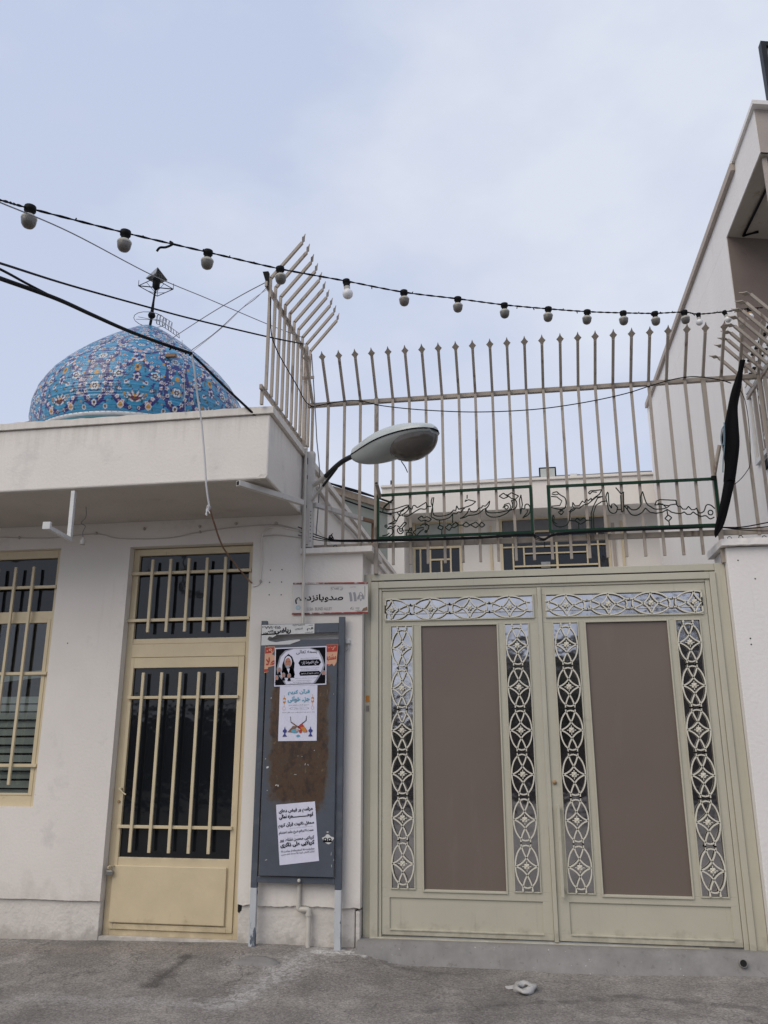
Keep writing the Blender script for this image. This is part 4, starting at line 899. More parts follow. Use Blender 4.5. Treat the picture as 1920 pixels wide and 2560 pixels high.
# torn number sticker (right side of the panel)
q0 = at(820, 2098, YP); ST = thing('torn_sticker', (q0.x, YP, q0.z), 'small torn white sticker with bold black strokes low on the right of the board', 'sticker')
S_ = [(q0.x-.045, q0.z+.03), (q0.x+.04, q0.z+.04), (q0.x+.04, q0.z-.03), (q0.x-.045, q0.z-.035)]
mb = MB(); mb.prism([(q0.x+.043*math.cos(t)*(1+.18*math.sin(5*t)), q0.z+.031*math.sin(t)*(1+.2*math.sin(4*t+1))) for t in [k/22*6.2832 for k in range(22)]], YP-.0015, YP).build('sheet', 'white', ST)
mb = MB()
for cx in (-.02, .014):
    mb.lathe([(.0155, 0), (.0155, .0008)], (q0.x+cx, YP-.0015, q0.z-.004), (0, -1, 0), 16)
mb.box(q0.x-.038, q0.x+.034, YP-.0022, YP-.0015, q0.z-.022, q0.z-.013); mb.build('lettering', 'ink', ST)
mb = MB()
for cx in (-.02, .014): mb.lathe([(.006, 0), (.006, .0006)], (q0.x+cx, YP-.0024, q0.z-.002), (0, -1, 0), 12)
mb.build('letter_counters', 'white', ST)

# white phone-number sticker along the top
c = quad(*G_, [(165, 590), (800, 572), (797, 688), (165, 712)], YP+.02)
S = Sheet(c, YB-.0215, 'advert_sticker', (-1.9, YB-.02, 2.45), 'torn white sticker with black phone numbers across the top rail of the board', 'sticker', 'white')
S.text('۳۷۷۱۶۱۱۵', .01, .10, .36, .42, 'ink', 2, .02); S.text('ریاضی', .25, .30, .56, .98, 'ink', 2, .05); S.text('۰۹۱۳۳۱۱۵۲۲۲', .58, .02, .82, .2, 'ink'); S.text('یگانه', .12, .52, .25, .8, 'ink', 2, .03); S.text('مهر', .02, .74, .12, .98, 'ink', 2, .03)
S.text('تدریس', .64, .32, .78, .62, 'ink', 2, .01); S.rect(.89, .14, .97, .18, 'ink'); S.text('قم', .86, .36, .98, .7, 'ink', 2, .02); S.text('تضمینی', .83, .78, .98, .95, 'ink'); S.done()
mb = MB(); mb.prism([(-2.126, 2.446), (-2.01, 2.450), (-2.0, 2.43), (-2.03, 2.415), (-2.06, 2.425), (-2.075, 2.40), (-2.055, 2.385), (-2.0, 2.375), (-1.92, 2.385), (-1.80, 2.395), (-1.79, 2.385), (-1.88, 2.355), (-2.126, 2.350)], YB-.0225, YB-.021).build('torn_lower_part', 'white', S.root)
# red and peach advert behind the memorial poster
c = quad(*G_, [(205, 850), (1085, 820), (1060, 1085), (195, 1165)], YP)
S = Sheet(c, YP, 'advert_poster', (-1.8, YP, 2.2), 'torn red and peach advert poster peeling behind the memorial poster', 'poster', body=False)
L_ = [(.0, .0), (.14, .01), (.13, .2), (.1, .3), (.17, .42), (.15, .75), (.05, .8), (.06, .98), (0, 1)]
S.poly(L_, 'peach', 1); S.poly([(.84, .0), (1, .0), (1, .82), (.97, 1), (.94, .86), (.90, .95), (.84, .85)], 'peach', 1)
S.poly([(0.005, .03), (.13, .03), (.12, .2), (.09, .25), (.005, .27)], 'red', 2); S.rect(.84, .01, .995, .33, 'red', 2); S.rect(.0, .86, .055, .97, 'red', 2); S.poly([(.85, .86), (.93, .9), (.88, .93)], 'red', 2)
S.text('۰۹', .02, .08, .11, .24, 'peach', 3, .03); S.text('۶۶۸', .845, .05, .985, .26, 'peach', 3, .03); S.text('طلا', .02, .42, .15, .72, 'red', 3, .04); S.text('مشهد', .845, .44, .99, .76, 'red', 3, .03); S.done()
# memorial poster
c = quad(*G_, [(325, 865), (945, 840), (942, 1305), (315, 1330)], YP-.003)
S = Sheet(c, YP-.004, 'memorial_poster', (-1.78, YP, 2.01), 'landscape memorial poster with an old man\'s portrait and black cartouches', 'poster')
S.rect(.02, .03, .98, .97, 'ink', 1)
S.poly([(.04, .55), (.10, .22), (.20, .08), (.36, .035), (.68, .035), (.86, .12), (.93, .30), (.97, .5), (.93, .66), (.80, .93), (.76, .965), (.22, .965), (.16, .85), (.06, .68)], 'silver', 2)
S.poly([(.07, .55), (.12, .25), (.22, .11), (.37, .05), (.67, .05), (.84, .14), (.90, .31), (.94, .5), (.90, .65), (.77, .92), (.74, .955), (.24, .955), (.18, .83), (.09, .67)], 'paper', 3)
S.poly([(.15, .45), (.20, .25), (.27, .17), (.34, .25), (.39, .42), (.38, .60), (.40, .72), (.36, .78), (.22, .66), (.15, .58)], 'ink', 4)
S.poly([(.14, .60), (.22, .52), (.32, .52), (.38, .62), (.39, .80), (.16, .78)], 'ink', 4)
S.disc(.265, .38, .072, .155, 'paper', 5); S.disc(.262, .41, .06, .135, 'skin', 6); S.disc(.26, .50, .04, .04, 'silver', 7); S.rect(.225, .37, .245, .385, 'ink', 7); S.rect(.275, .37, .295, .385, 'ink', 7)
S.poly([(.24, .55), (.30, .55), (.28, .68)], 'paper', 6)
for u, v in ((.10, .58), (.18, .72), (.29, .74), (.05, .78), (.95, .70)):
    S.disc(u, v, .035, .07, 'silver', 7); S.disc(u, v, .025, .052, 'skin', 8); S.poly([(u-.035, v+.13), (u-.015, v+.05), (u+.015, v+.05), (u+.035, v+.13)], 'ink', 8)
S.text('بسمه تعالی', .42, .08, .82, .20, 'ink', 5)
S.poly([(.46, .42), (.50, .34), (.86, .34), (.90, .42), (.86, .50), (.50, .50)], 'ink', 4); S.text('حاج غلامرضا زارع', .52, .37, .85, .48, 'paper', 6, .02)
S.poly([(.48, .69), (.50, .64), (.86, .64), (.90, .69), (.86, .75), (.50, .75)], 'ink', 4); S.text('مجلس یادبود آن مرحوم', .52, .665, .86, .725, 'paper', 6)
for v, a, b in ((.29, .5, .85), (.545, .5, .86), (.59, .52, .84), (.80, .4, .84), (.86, .34, .72), (.90, .36, .70), (.93, .30, .74)): S.text('به اطلاع دوستان و آشنایان می رساند', a, v, b, v+.028, 'ink', 5)
S.done()
# Quran recitation poster
c = quad(*G_, [(385, 1326), (835, 1310), (825, 1980), (362, 1985)], YP-.001)
S = Sheet(c, YP-.001, 'recitation_poster', (-1.8, YP, 1.58), 'white poster with blue calligraphy and a book stand below the memorial poster', 'poster', curl=.003)
S.text('قرآن کریم', .22, .07, .80, .17, 'cyan', 3, .03); S.text('جزء خوانی', .22, .19, .80, .31, 'cyan', 3, .03)
for u in (.13, .88):
    S.disc(u, .235, .035, .022, 'orange', 2); S.disc(u, .29, .035, .025, 'orange', 2); S.disc(u, .265, .02, .02, 'paper', 3); S.rect(u-.003, .17, u+.003, .38, 'orange', 1); S.ring(u, .41, .04, .035, .85, 'peach', 1)
S.text('با حضور قاریان و حافظان محترم', .25, .345, .78, .365, 'ink'); S.ring(.53, .415, .26, .028, .93, 'silver', 1); S.text('ماه مبارک رمضان', .40, .40, .66, .425, 'silver', 2); S.text('زمان هر روز بعد از نماز ظهر و عصر مکان مسجد', .08, .475, .94, .495, 'ink')
S.poly([(.30, .56), (.31, .56), (.33, .66), (.48, .72), (.46, .725), (.32, .67)], 'ink', 2); S.poly([(.72, .55), (.73, .55), (.73, .64), (.55, .735), (.54, .72), (.71, .635)], 'ink', 2)
S.poly([(.32, .65), (.36, .665), (.56, .76), (.54, .78), (.36, .69)], 'rust', 3)
S.poly([(.24, .84), (.38, .73), (.48, .74), (.40, .85)], 'rust', 3); S.poly([(.50, .74), (.62, .69), (.76, .82), (.74, .85), (.58, .80)], 'red', 3); S.poly([(.58, .76), (.68, .74), (.75, .84), (.66, .85)], 'orange', 4)
S.disc(.43, .82, .09, .035, 'cyan', 4); S.disc(.58, .83, .04, .03, 'red', 4); S.disc(.50, .80, .04, .02, 'peach', 5)
for u in (.17, .84): S.disc(u, .82, .055, .03, 'navy', 2); S.poly([(u-.012, .77), (u, .74), (u+.012, .77), (u+.03, .83), (u+.012, .87), (u+.06, .92), (u-.06, .92), (u-.012, .87), (u-.03, .83)], 'navy', 3)
S.disc(.52, .91, .05, .02, 'cyan', 2); S.done()
# lower notice
c = quad((600, 1880), .2441, [(370, 540), (768, 505), (810, 1115), (407, 1160)], YP)
S = Sheet(c, YP, 'prayer_notice', (-1.77, YP, .66), 'tilted white paper notice with bold black Persian lines low on the board', 'notice', curl=.004)
S.text('مراسم پر فیض دعای', .06, .08, .93, .17, 'ink', 2, .04); S.text('ابوحـــــــــــــــمزه ثمالی', .06, .17, .93, .26, 'ink', 2, .04)
S.text('محفل تلاوت قرآن کریم', .03, .31, .94, .40, 'ink', 2, .04); S.text('توسط قاریان ممتاز کشوری', .3, .405, .9, .42, 'faded', 2)
S.text('حجت الاسلام شیخ حامد احتشام', .03, .45, .92, .51, 'ink', 2, .03); S.text('با مداحی', .4, .535, .52, .55, 'faded', 2)
S.text('کربلایی محسن نشاط پور', .04, .565, .92, .64, 'ink', 2, .03); S.text('کربلایی علی ذاکری', .05, .64, .92, .73, 'ink', 2, .05)
S.text('چهارشنبه ۱۵ اسفندماه از ساعت ۲۱', .06, .765, .91, .81, 'ink', 2, .02); S.text('خیابان کاشانی کوچه ۱۱۵ مسجد امام حسین', .06, .815, .91, .855, 'ink', 2, .01); S.done()

# ------------------------------------------------------------------ street name sign
c = quad(*G_, [(545, 92), (1442, 84), (1442, 440), (530, 456)], -.012)
S = Sheet(c, -.010, 'street_name_sign', (-1.56, -.01, 2.61), 'weathered white street name plate reading in Persian and English, left of the gate', 'sign', 'signface', .004)
S.text('صدوپانزدهم', .035, .36, .675, .68, 'ink', 1, .03); S.text('بن بست', .52, .13, .67, .24, 'ink', 1); S.poly([(.51, .13), (.513, .13), (.515, .25), (.512, .25)], 'ink'); S.rect(.51, .125, .67, .132, 'ink')
S.text('۱۱۵', .745, .30, .955, .62, 'greyink', 1, .05); S.text('115th  BLIND ALLEY', .20, .80, .53, .90, 'faded', 1, .01); S.ring(.08, .80, .032, .075, .82, 'cyan', 1); S.ring(.08, .80, .016, .045, .7, 'cyan', 1)
S.text('نه', .77, .80, .81, .90, 'ink', 1); S.rect(.84, .835, .89, .85, 'ink', 1); S.text('منطقه', .84, .87, .93, .97, 'faded', 1); S.rect(.76, .13, .84, .14, 'faded', 1); S.poly([(.955, .1), (.962, .1), (.965, .45), (.957, .5)], 'faded')
S.done()
a, b, c_, d = [Vector((v.x, v.y)) for v in S.c]; e = MB()
for p_, q_ in ((a, b), (d, c_)): e.bar((p_.x, -.016, p_.y), (q_.x, -.016, q_.y), .012, .012, upv=(0, 1, 0))
e.build('rusty_rim', 'signred', S.root)
e = MB(); e.prism([(b.x-.002, c_.y+.02), (b.x-.05, c_.y+.012), (b.x-.04, c_.y+.035), (b.x-.005, c_.y+.05)], -.0175, -.0145); e.build('rust_spot', 'rust', S.root)
# junction plug beside the board
q0 = at(869, 1603, -.03); JB = thing('junction_box', (q0.x, 0, q0.z), 'small white junction plug on a wire just right of the notice board', 'junction box')
MB().box(q0.x-.019, q0.x+.019, -.034, -.001, q0.z-.019, q0.z+.019).build('box', 'white', JB, .004); MB().tube(smoothpts([at(869, 1610, -.02), at(872, 1621, -.02), at(862, 1630, -.006), at(854, 1640, -.006)]), .0035, 6).build('wire', 'wirewhite', JB); MB().tube([at(863, 1601, -.02), at(856, 1594, -.008)], .004, 6).build('upper_wire', 'wirewhite', JB)
# drain pipe under the board
DP = thing('drain_pipe', (-1.7, -.02, .09), 'cream plastic pipe with an elbow behind the legs of the notice board', 'pipe')
MB().tube([(-1.762, -.022, .56), (-1.762, -.022, .368)], .0165, 14).build('upper_pipe', 'pvc', DP); MB().tube(smoothpts([(-1.762, -.022, .372), (-1.760, -.022, .345), (-1.745, -.022, .338), (-1.70, -.022, .338), (-1.683, -.022, .328), (-1.680, -.022, .30)]), .021, 14).build('elbow', 'pvc', DP)
MB().tube([(-1.680, -.022, .31), (-1.680, -.024, .05)], .018, 14).build('lower_pipe', 'pvc', DP); MB().lathe([(.024, 0), (.024, .02)], (-1.680, -.022, .295), (0, 0, 1), 16).build('collar', 'pvc', DP)

# pipe mouth in the sill
q0 = at(1857, 2407, -.07); DH = thing('drain_outlet', q0, 'round black drain pipe mouth in the concrete sill under the right end of the gate', 'drain pipe')
MB().lathe([(.027, -.05), (.027, 0), (.0225, 0), (.0225, -.04)], (q0.x, q0.y-.02, q0.z), (0, -1, .12), 20).build('pipe_mouth', 'concrete', DH); MB().lathe([(.0224, -.002), (.0224, -.0005)], (q0.x, q0.y-.02, q0.z), (0, -1, .12), 20).build('bore', 'dark', DH)

# plastic bag on the road
q0 = atZ(1312, 2474, .01); BG = MB(); n1, n2 = 22, 9; vs = []
r_ = random.Random(4)
for i in range(n1):
    a = 6.2832*i/n1; R1 = .062*(1+.12*math.sin(2*a+1)); 
    for j in range(n2):
        b = 6.2832*j/n2; rr = .024*(1+.5*math.sin(a*3+b*2)+.3*(r_.random()-.5)); vs.append((q0.x+(R1+rr*math.cos(b))*math.cos(a)*.85, q0.y+(R1+rr*math.cos(b))*math.sin(a)*1.5, gz(q0.x, q0.y)+.016+rr*.7*math.sin(b)))
BG.add(vs, [(i*n2+j, ((i+1) % n1)*n2+j, ((i+1) % n1)*n2+(j+1) % n2, i*n2+(j+1) % n2) for i in range(n1) for j in range(n2)], True)
BG.add([(q0.x-.05, q0.y+.03, .03), (q0.x-.13, q0.y+.05, .012), (q0.x-.12, q0.y+.01, .004), (q0.x-.04, q0.y-.03, .02)], [(0, 1, 2, 3)])
tag(BG.build('plastic_bag', 'bag'), 'crumpled translucent plastic bag lying on the road before the gate', 'plastic bag')
lt = MB()
for i in range(46):
    px, py = rnd.uniform(20, 1900), rnd.uniform(2390, 2550); 
    if 900 < px and py < 2440: continue
    q = atZ(px, py, .02); g0 = gz(q.x, q.y); s_ = rnd.uniform(.003, .008); a = rnd.random()*3
    lt.add([(q.x+s_*math.cos(a+k*2.1)*rnd.uniform(.6, 1.4), q.y+s_*math.sin(a+k*2.1), g0+.001) for k in range(3)]+[(q.x, q.y, g0+.004)], [(0, 1, 3), (1, 2, 3), (2, 0, 3)])
tag(lt.build('loose_grit', 'concrete'), kind='stuff', label='scattered pale grit and crumbs of plaster on the asphalt', cat='grit')

# ================================================================== DOME
DC = Vector((-5.54, 4.2, 5.845)); DR = 1.50
prof = [(1.49, 0), (1.53, .10), (1.555, .22), (1.562, .38), (1.545, .54), (1.49, .71), (1.395, .89), (1.26, 1.07), (1.09, 1.25), (.90, 1.43), (.70, 1.605), (.50, 1.765), (.32, 1.90), (.17, 2.0), (.05, 2.06)]
pp = smoothpts([(r, h, 0) for r, h in prof], 12); seg = [0]
for i in range(1, len(pp)): seg.append(seg[-1]+(pp[i]-pp[i-1]).length)
HH = 250; PER = 9; W1 = 132; WW = W1*PER
tt_ = np.linspace(0, seg[-1], HH); rr_ = np.interp(tt_, seg, [p.x for p in pp]); hh_ = np.interp(tt_, seg, [p.y for p in pp])
SA = seg[-1]
# painted tile pattern, one 40-degree period, mirrored
img = np.zeros((HH, W1, 3)); img[:] = srgb(42, 146, 192)
yy, xx = np.mgrid[0:HH, 0:W1]; U = (xx+.5)/W1-.5; V = (yy+.5)/HH; rad = rr_[:, None]*2*math.pi/PER   # width of one period in metres at each row
rsd = np.random.RandomState(5)
img *= (1+.16*(rsd.rand(HH, W1, 1)-.5)); tl = (np.floor(V*60)+np.floor((U+.5)*26)); 
def sd2(u, v):
    du = (U-u); du = du-np.round(du); return du*rad, (V-v)*SA
def stamp(u, v, r, col, asp=1, petals=0, depth=.25, rot=0):
    for s_ in ({u, -u} if abs(u) > 1e-6 and abs(abs(u)-.5) > 1e-6 else {u}):
        dx, dy = sd2(s_, v); d_ = np.sqrt(dx*dx+(dy/asp)**2); an = np.arctan2(dy, dx*np.sign(s_ if s_ else 1)); lim = r*(1+depth*np.cos(petals*an+rot)) if petals else r; img[d_ < lim] = col
DB = srgb(42, 44, 122); WHT = srgb(225, 222, 228); BRN = srgb(95, 78, 62); YEL = srgb(205, 150, 60); PNK = srgb(205, 150, 140); TEAL = srgb(28, 95, 110); MAR = srgb(110, 45, 60); LBL = srgb(70, 170, 205)
def vine(pts, wd, col, bead=None, step=.055):
    P_ = smoothpts([(a*1.0, b, 0) for a, b in pts], 10)
    for p_ in P_: stamp(p_.x, p_.y, wd, col)
    if bead:
        acc = 0
        for i in range(1, len(P_)):
            dl = math.hypot((P_[i].x-P_[i-1].x)*1.0, (P_[i].y-P_[i-1].y)*SA); acc += dl
            if acc > step: acc = 0; stamp(P_[i].x, P_[i].y, .027, WHT, 1, 5, .2); stamp(P_[i].x, P_[i].y, .012, bead)
# dark arabesque bands
for base_v, k in ((.0, 1), (.34, .8), (.62, .62)):
    s_ = .30*k+.06
    vine([(.06, base_v+.02), (.20, base_v+.05*k), (.30, base_v+.12*k), (.26, base_v+.22*k), (.12, base_v+.26*k), (.03, base_v+.34*k)], .030*k, DB)
    vine([(.5, base_v+.03), (.40, base_v+.06*k), (.36, base_v+.14*k), (.42, base_v+.22*k), (.5, base_v+.30*k)], .027*k, DB)
    vine([(.30, base_v+.12*k), (.38, base_v+.26*k), (.30, base_v+.34*k), (.36, base_v+.40*k)], .026*k, DB)
vine([(.08, .03), (.20, .07), (.30, .12), (.27, .22), (.13, .27), (.05, .34), (.12, .42), (.25, .47), (.22, .57), (.09, .62), (.04, .72), (.1, .8)], .02, DB, PNK, .085)
vine([(.5, .05), (.41, .08), (.37, .15), (.42, .22), (.38, .31), (.30, .38), (.36, .46), (.44, .52), (.38, .62), (.44, .74)], .018, DB, MAR, .09)
for u, v, n_ in ((.22, .20, 5), (.5, .13, 8), (.5, .33, 7), (.28, .43, 5), (.0, .46, 6), (.42, .40, 5), (.14, .545, 5), (.5, .58, 5), (.3, .64, 5), (.0, .7, 5)):
    k = 1 if v < .4 else .8
    stamp(u, v, .085*k, DB); stamp(u, v, .072*k, LBL); stamp(u, v, .056*k, WHT, 1, n_ if n_ < 7 else 6, .2); stamp(u, v, .036*k, BRN, 1, n_ if n_ < 7 else 6, .2); stamp(u, v, .016*k, WHT)
# lotus on the period axis
for a, l_, cc in ((-70, .12, WHT), (70, .12, WHT), (-42, .13, WHT), (42, .13, WHT), (-16, .125, WHT), (16, .125, WHT)):
    for t in np.linspace(.2, 1, 12):
        x_ = math.sin(R(a))*l_*t/.9; y_ = math.cos(R(a))*l_*t; stamp(x_/1.04, .06+y_/SA, .030*(1.05-t*.75), cc)
for a, l_ in ((-55, .10), (55, .10), (-28, .115), (28, .115), (0, .12)):
    for t in np.linspace(.15, .95, 12):
        x_ = math.sin(R(a))*l_*t/.9; y_ = math.cos(R(a))*l_*t; stamp(x_/1.04, .06+y_/SA, .020*(1.05-t*.7), MAR if a else BRN)
stamp(0, .085, .022, YEL)
stamp(0, .19, .055, DB, 1.5); stamp(0, .185, .045, WHT, 1.2, 5, .25); stamp(0, .185, .028, DB, 1.2); stamp(0, .245, .040, YEL, 1.7); stamp(0, .245, .018, BRN, 1.7); stamp(0, .30, .045, WHT, .8, 3, .4); stamp(0, .305, .02, DB)
for u, v, r, c_ in ((.0, .38, .035, PNK), (.5, .205, .034, YEL), (.44, .13, .02, YEL), (.13, .09, .02, YEL), (.17, .035, .042, WHT), (.17, .035, .028, YEL), (.12, .155, .026, WHT), (.12, .155, .014, MAR), (.36, .025, .03, WHT), (.36, .025, .017, BRN), (.5, .045, .036, WHT), (.5, .045, .02, BRN), (.33, .29, .022, YEL), (.08, .30, .016, YEL), (.44, .31, .018, PNK), (.2, .335, .018, PNK), (.18, .13, .014, TEAL), (.10, .22, .016, TEAL), (.33, .21, .016, YEL), (.06, .13, .016, TEAL), (.40, .185, .014, TEAL), (.27, .06, .016, TEAL), (.45, .40, .016, YEL), (.1, .5, .018, WHT), (.22, .66, .02, WHT), (.4, .7, .02, WHT)): stamp(u, v, r, c_, 1.15)
for _ in range(46):
    u0, v0, a0 = rsd.uniform(.02, .48), rsd.uniform(.02, .95), rsd.uniform(0, 6.28); cc = [DB, DB, TEAL, BRN][rsd.randint(4)]; bend = rsd.uniform(-2.5, 2.5)
    for t in np.linspace(0, 1, 9): stamp(u0+.055*t*math.cos(a0+bend*t), v0+.022*t*math.sin(a0+bend*t), .013*math.sin(math.pi*(.12+.85*t)), cc)
for u, v in ((.055, .025), (.25, .27), (.40, .27), (.17, .29), (.46, .26), (.08, .40), (.17, .40), (.33, .52), (.46, .50), (.06, .56), (.2, .5), (.34, .09), (.19, .115), (.44, .18), (.16, .235), (.34, .165), (.46, .65), (.16, .74), (.36, .78), (.05, .85), (.28, .85)):
    stamp(u, v, .030, DB, 1, 5, .2); stamp(u, v, .021, WHT, 1, 5, .25); stamp(u, v, .012, [YEL, MAR, BRN][int(u*100) % 3])
for _ in range(90): stamp(rsd.uniform(.02, .48), rsd.uniform(.02, .98), rsd.uniform(.007, .014), [TEAL, DB, YEL, WHT, PNK, DB, TEAL][rsd.randint(7)], rsd.uniform(.6, 1.6))
img = np.tile(img, (1, PER, 1))
# tile joints
row = (np.arange(HH)*SA/HH/.085 % 1 < .12); img[row] *= .87
me = bpy.data.meshes.new('dome_shell')
th_ = np.arange(WW)/WW*2*math.pi + R(-90) + R(3)
bumpn = 1+.0025*rsd.randn(HH, 1)
X_ = np.outer(rr_, np.cos(th_))*bumpn; Y_ = np.outer(rr_, np.sin(th_))*bumpn; Z_ = np.repeat(hh_[:, None], WW, 1)
co = np.stack([X_, Y_, Z_], -1).reshape(-1, 3)
i0 = np.arange(HH-1)[:, None]*WW+np.arange(WW)[None]; i1 = np.arange(HH-1)[:, None]*WW+(np.arange(WW)[None]+1) % WW
fc = np.stack([i0, i1, i1+WW, i0+WW], -1).reshape(-1, 4)
me.vertices.add(len(co)); me.vertices.foreach_set('co', co.ravel()); me.loops.add(fc.size); me.loops.foreach_set('vertex_index', fc.ravel())
me.polygons.add(len(fc)); me.polygons.foreach_set('loop_start', np.arange(len(fc))*4); me.polygons.foreach_set('use_smooth', np.ones(len(fc), bool)); me.update(calc_edges=True)
ca = me.color_attributes.new('tiles', 'FLOAT_COLOR', 'POINT'); ca.data.foreach_set('color', np.concatenate([np.clip(img, 0, 1).reshape(-1, 3), np.ones((HH*WW, 1))], 1).astype(np.float32).ravel())
dm = bpy.data.materials.new('glazed_tiles'); dm.use_nodes = True; dn = dm.node_tree.nodes; dl = dm.node_tree.links; dp = dn['Principled BSDF']
at_ = dn.new('ShaderNodeAttribute'); at_.attribute_name = 'tiles'; hs = dn.new('ShaderNodeHueSaturation'); hs.inputs['Saturation'].default_value = .95; hs.inputs['Value'].default_value = .74
dl.new(at_.outputs['Color'], hs.inputs['Color']); dl.new(hs.outputs[0], dp.inputs['Base Color']); dp.inputs['Roughness'].default_value = .22
gg = dn.new('ShaderNodeNewGeometry'); bn = dn.new('ShaderNodeTexNoise'); bn.inputs['Scale'].default_value = 14; dl.new(gg.outputs['Position'], bn.inputs[0]); bb = dn.new('ShaderNodeBump'); bb.inputs['Distance'].default_value = .012; dl.new(bn.outputs[0], bb.inputs['Height']); dl.new(bb.outputs[0], dp.inputs['Normal'])
me.materials.append(dm)
DO = thing('tiled_dome', DC, 'blue and turquoise floral tiled dome rising behind the roof of the hall', 'dome')
o = bpy.data.objects.new('dome_shell', me); COL.objects.link(o); o.parent = DO
MT['rim'] = mat('white_glazed_rim', (.55, .57, .58), .3, .15, 12); MT['rimblue'] = mat('turquoise_rim', (.12, .33, .40), .3, .15, 12)
MT['drum'] = mat('purple_tile_drum', (.05, .04, .17), .3, .3, 20, col2=(.16, .3, .42), c2lo=.52, c2hi=.56, c2scale=9)
MB().lathe([(1.30, -.045), (1.50, -.045), (1.512, -.01), (1.495, .005), (1.30, .005)], DC+Vector((0, 0, -.005)), n=120).build('white_rim', 'rim', DO)
rb = MB()
for k in range(120):
    a = 6.2832*k/120; rb.bar(DC+Vector((1.516*math.cos(a), 1.516*math.sin(a), -.02)), DC+Vector((1.520*math.cos(a), 1.520*math.sin(a), .004)), .004, .006)
rb.build('rim_joints', 'wiregrey', DO)
MB().lathe([(1.2, -.07), (1.47, -.07), (1.48, -.036), (1.2, -.036)], DC, n=96).build('turquoise_rim', 'rimblue', DO)
MB().lathe([(1.44, -1.95), (1.44, -.072), (1.2, -.072)], DC, n=96).build('drum', 'drum', DO)
# finial with birdcage lantern frame
top = DC+Vector((0, 0, 2.05)); FI = MB()
FI.tube([top+Vector((0, 0, -.05)), top+Vector((.02, 0, .16))], .022, 10); FI.lathe([(.01, -.05), (.05, -.03), (.06, 0), (.05, .035), (.02, .06)], top+Vector((.02, 0, .2)), n=12)
FI.tube([top+Vector((.02, 0, .25)), top+Vector((.03, 0, .45)), top+Vector((.045, 0, .66))], [.03, .018, .016], 8)
FI.build('finial_rod', 'black', DO)
lan = MB(); tz = top+Vector((.05, 0, .80)); a4 = [tz+Vector((.27*math.cos(R(k*90+20)), .27*math.sin(R(k*90+20)), -.10)) for k in range(4)]
for k in range(4): lan.tube([a4[k], a4[(k+1) % 4]], .0065, 6); 
lan.tube([a4[0], a4[2]], .0085, 6)
for k in range(4): lan.tube([a4[k], a4[k]+Vector((0, 0, .10))*1], .005, 6)
for k in range(4): lan.tube([a4[k].lerp(a4[(k+1) % 4], .5), tz+Vector((0, 0, -.2))], .004, 6)
lan.build('lantern_frame', 'black', DO); MB().lathe([(.03, -.14), (.058, -.10), (.058, .06), (.03, .09)], tz, n=6).build('lantern', 'black', DO)
rfm = MB(); ap = tz+Vector((0, 0, .27)); b4 = [tz+Vector((.17*math.cos(R(k*90+20)), .17*math.sin(R(k*90+20)), .055)) for k in range(4)]
rfm.add([ap]+b4+[v-Vector((0, 0, .008)) for v in b4], [(0, 1, 2), (0, 3, 4), (0, 2, 3), (0, 4, 1)][:3]+[(1, 5, 6, 2), (2, 6, 7, 3), (3, 7, 8, 4)]); rfm.build('lantern_roof', 'steel', DO)
# hooped ladder hugging the top of the dome
ld = MB()
def dp_(t, a, off): 
    i = min(int(t*(HH-1)), HH-1); return DC+Vector(((rr_[i]+off)*math.cos(a), (rr_[i]+off)*math.sin(a), hh_[i]+off*.5))
A0 = R(-28)
r1 = [dp_(t, A0+.0, .05) for t in np.linspace(.70, .97, 9)]; r1b = [dp_(t, A0, .05)+Vector((.05, -.14, 0)) for t in np.linspace(.70, .97, 9)]
ld.tube(smoothpts(r1, 3), .0055, 6); ld.tube(smoothpts(r1b, 3), .0055, 6)
for a, b in zip(r1, r1b): ld.tube([a, b], .0045, 6)
c1 = [p_+Vector((.03, -.05, .13)) for p_ in r1[3:]]; ld.tube(smoothpts(c1, 3), .0045, 6)
for a, b, c_ in zip(r1[3:], r1b[3:], c1): ld.tube(smoothpts([a, c_, b], 4), .0045, 6)
ringp = [top+Vector((.25*math.cos(k/16*6.2832), .25*math.sin(k/16*6.2832), .13)) for k in range(17)]; ld.tube(ringp, .0055, 6); ld.tube([top+Vector((-.24, 0, .16)), top+Vector((.26, 0, .10))], .004, 6); ld.tube([top+Vector((-.1, -.2, .08)), top+Vector((.15, .15, .16))], .004, 6)
ld.build('ladder', 'wiregrey', DO)
sk = dp_(.36, R(-52), .02); MB().box(sk.x-.02, sk.x+.13, sk.y-.03, sk.y+.03, sk.z-.02, sk.z+.025).build('vent', 'rust', DO)

# ================================================================== COURTYARD BUILDINGS BEHIND THE FENCE
YBK = 7.2
BK = thing('courtyard_building', (0, 8, .1), 'cream two-storey house at the back of the courtyard, seen through the fence', 'building')
fas = MB(); fas.box(-2.32, 3.2, YBK, 9, 5.50, 6.0); fas.build('roof_fascia', 'plaster_back', BK, .01)
MB().box(-2.34, 3.2, YBK-.04, 9, 6.002, 6.05).build('coping', 'plaster_back', BK, .008)
MB().box(-2.32, -1.92, YBK+.001, 9, .1, 5.498).build('corner_pier', 'plaster_back', BK)
YR = 7.85
wl_ = MB(); 
def bz(px, py, y=YR): q = at(px, py, y); return q.x, q.z
K_ = ((860, 1180), .1688); L2 = ((1200, 1160), .2652)
def zp(o, a, b, y=YR): return bz(o[0][0]+a*o[1], o[0][1]+b*o[1], y)
x1l, z1t = zp(K_, 1020, 745); x1r, _ = zp(K_, 1736, 760); x2l, z2t = zp(L2, 182, 515); x2r, _ = zp(L2, 1205, 470)
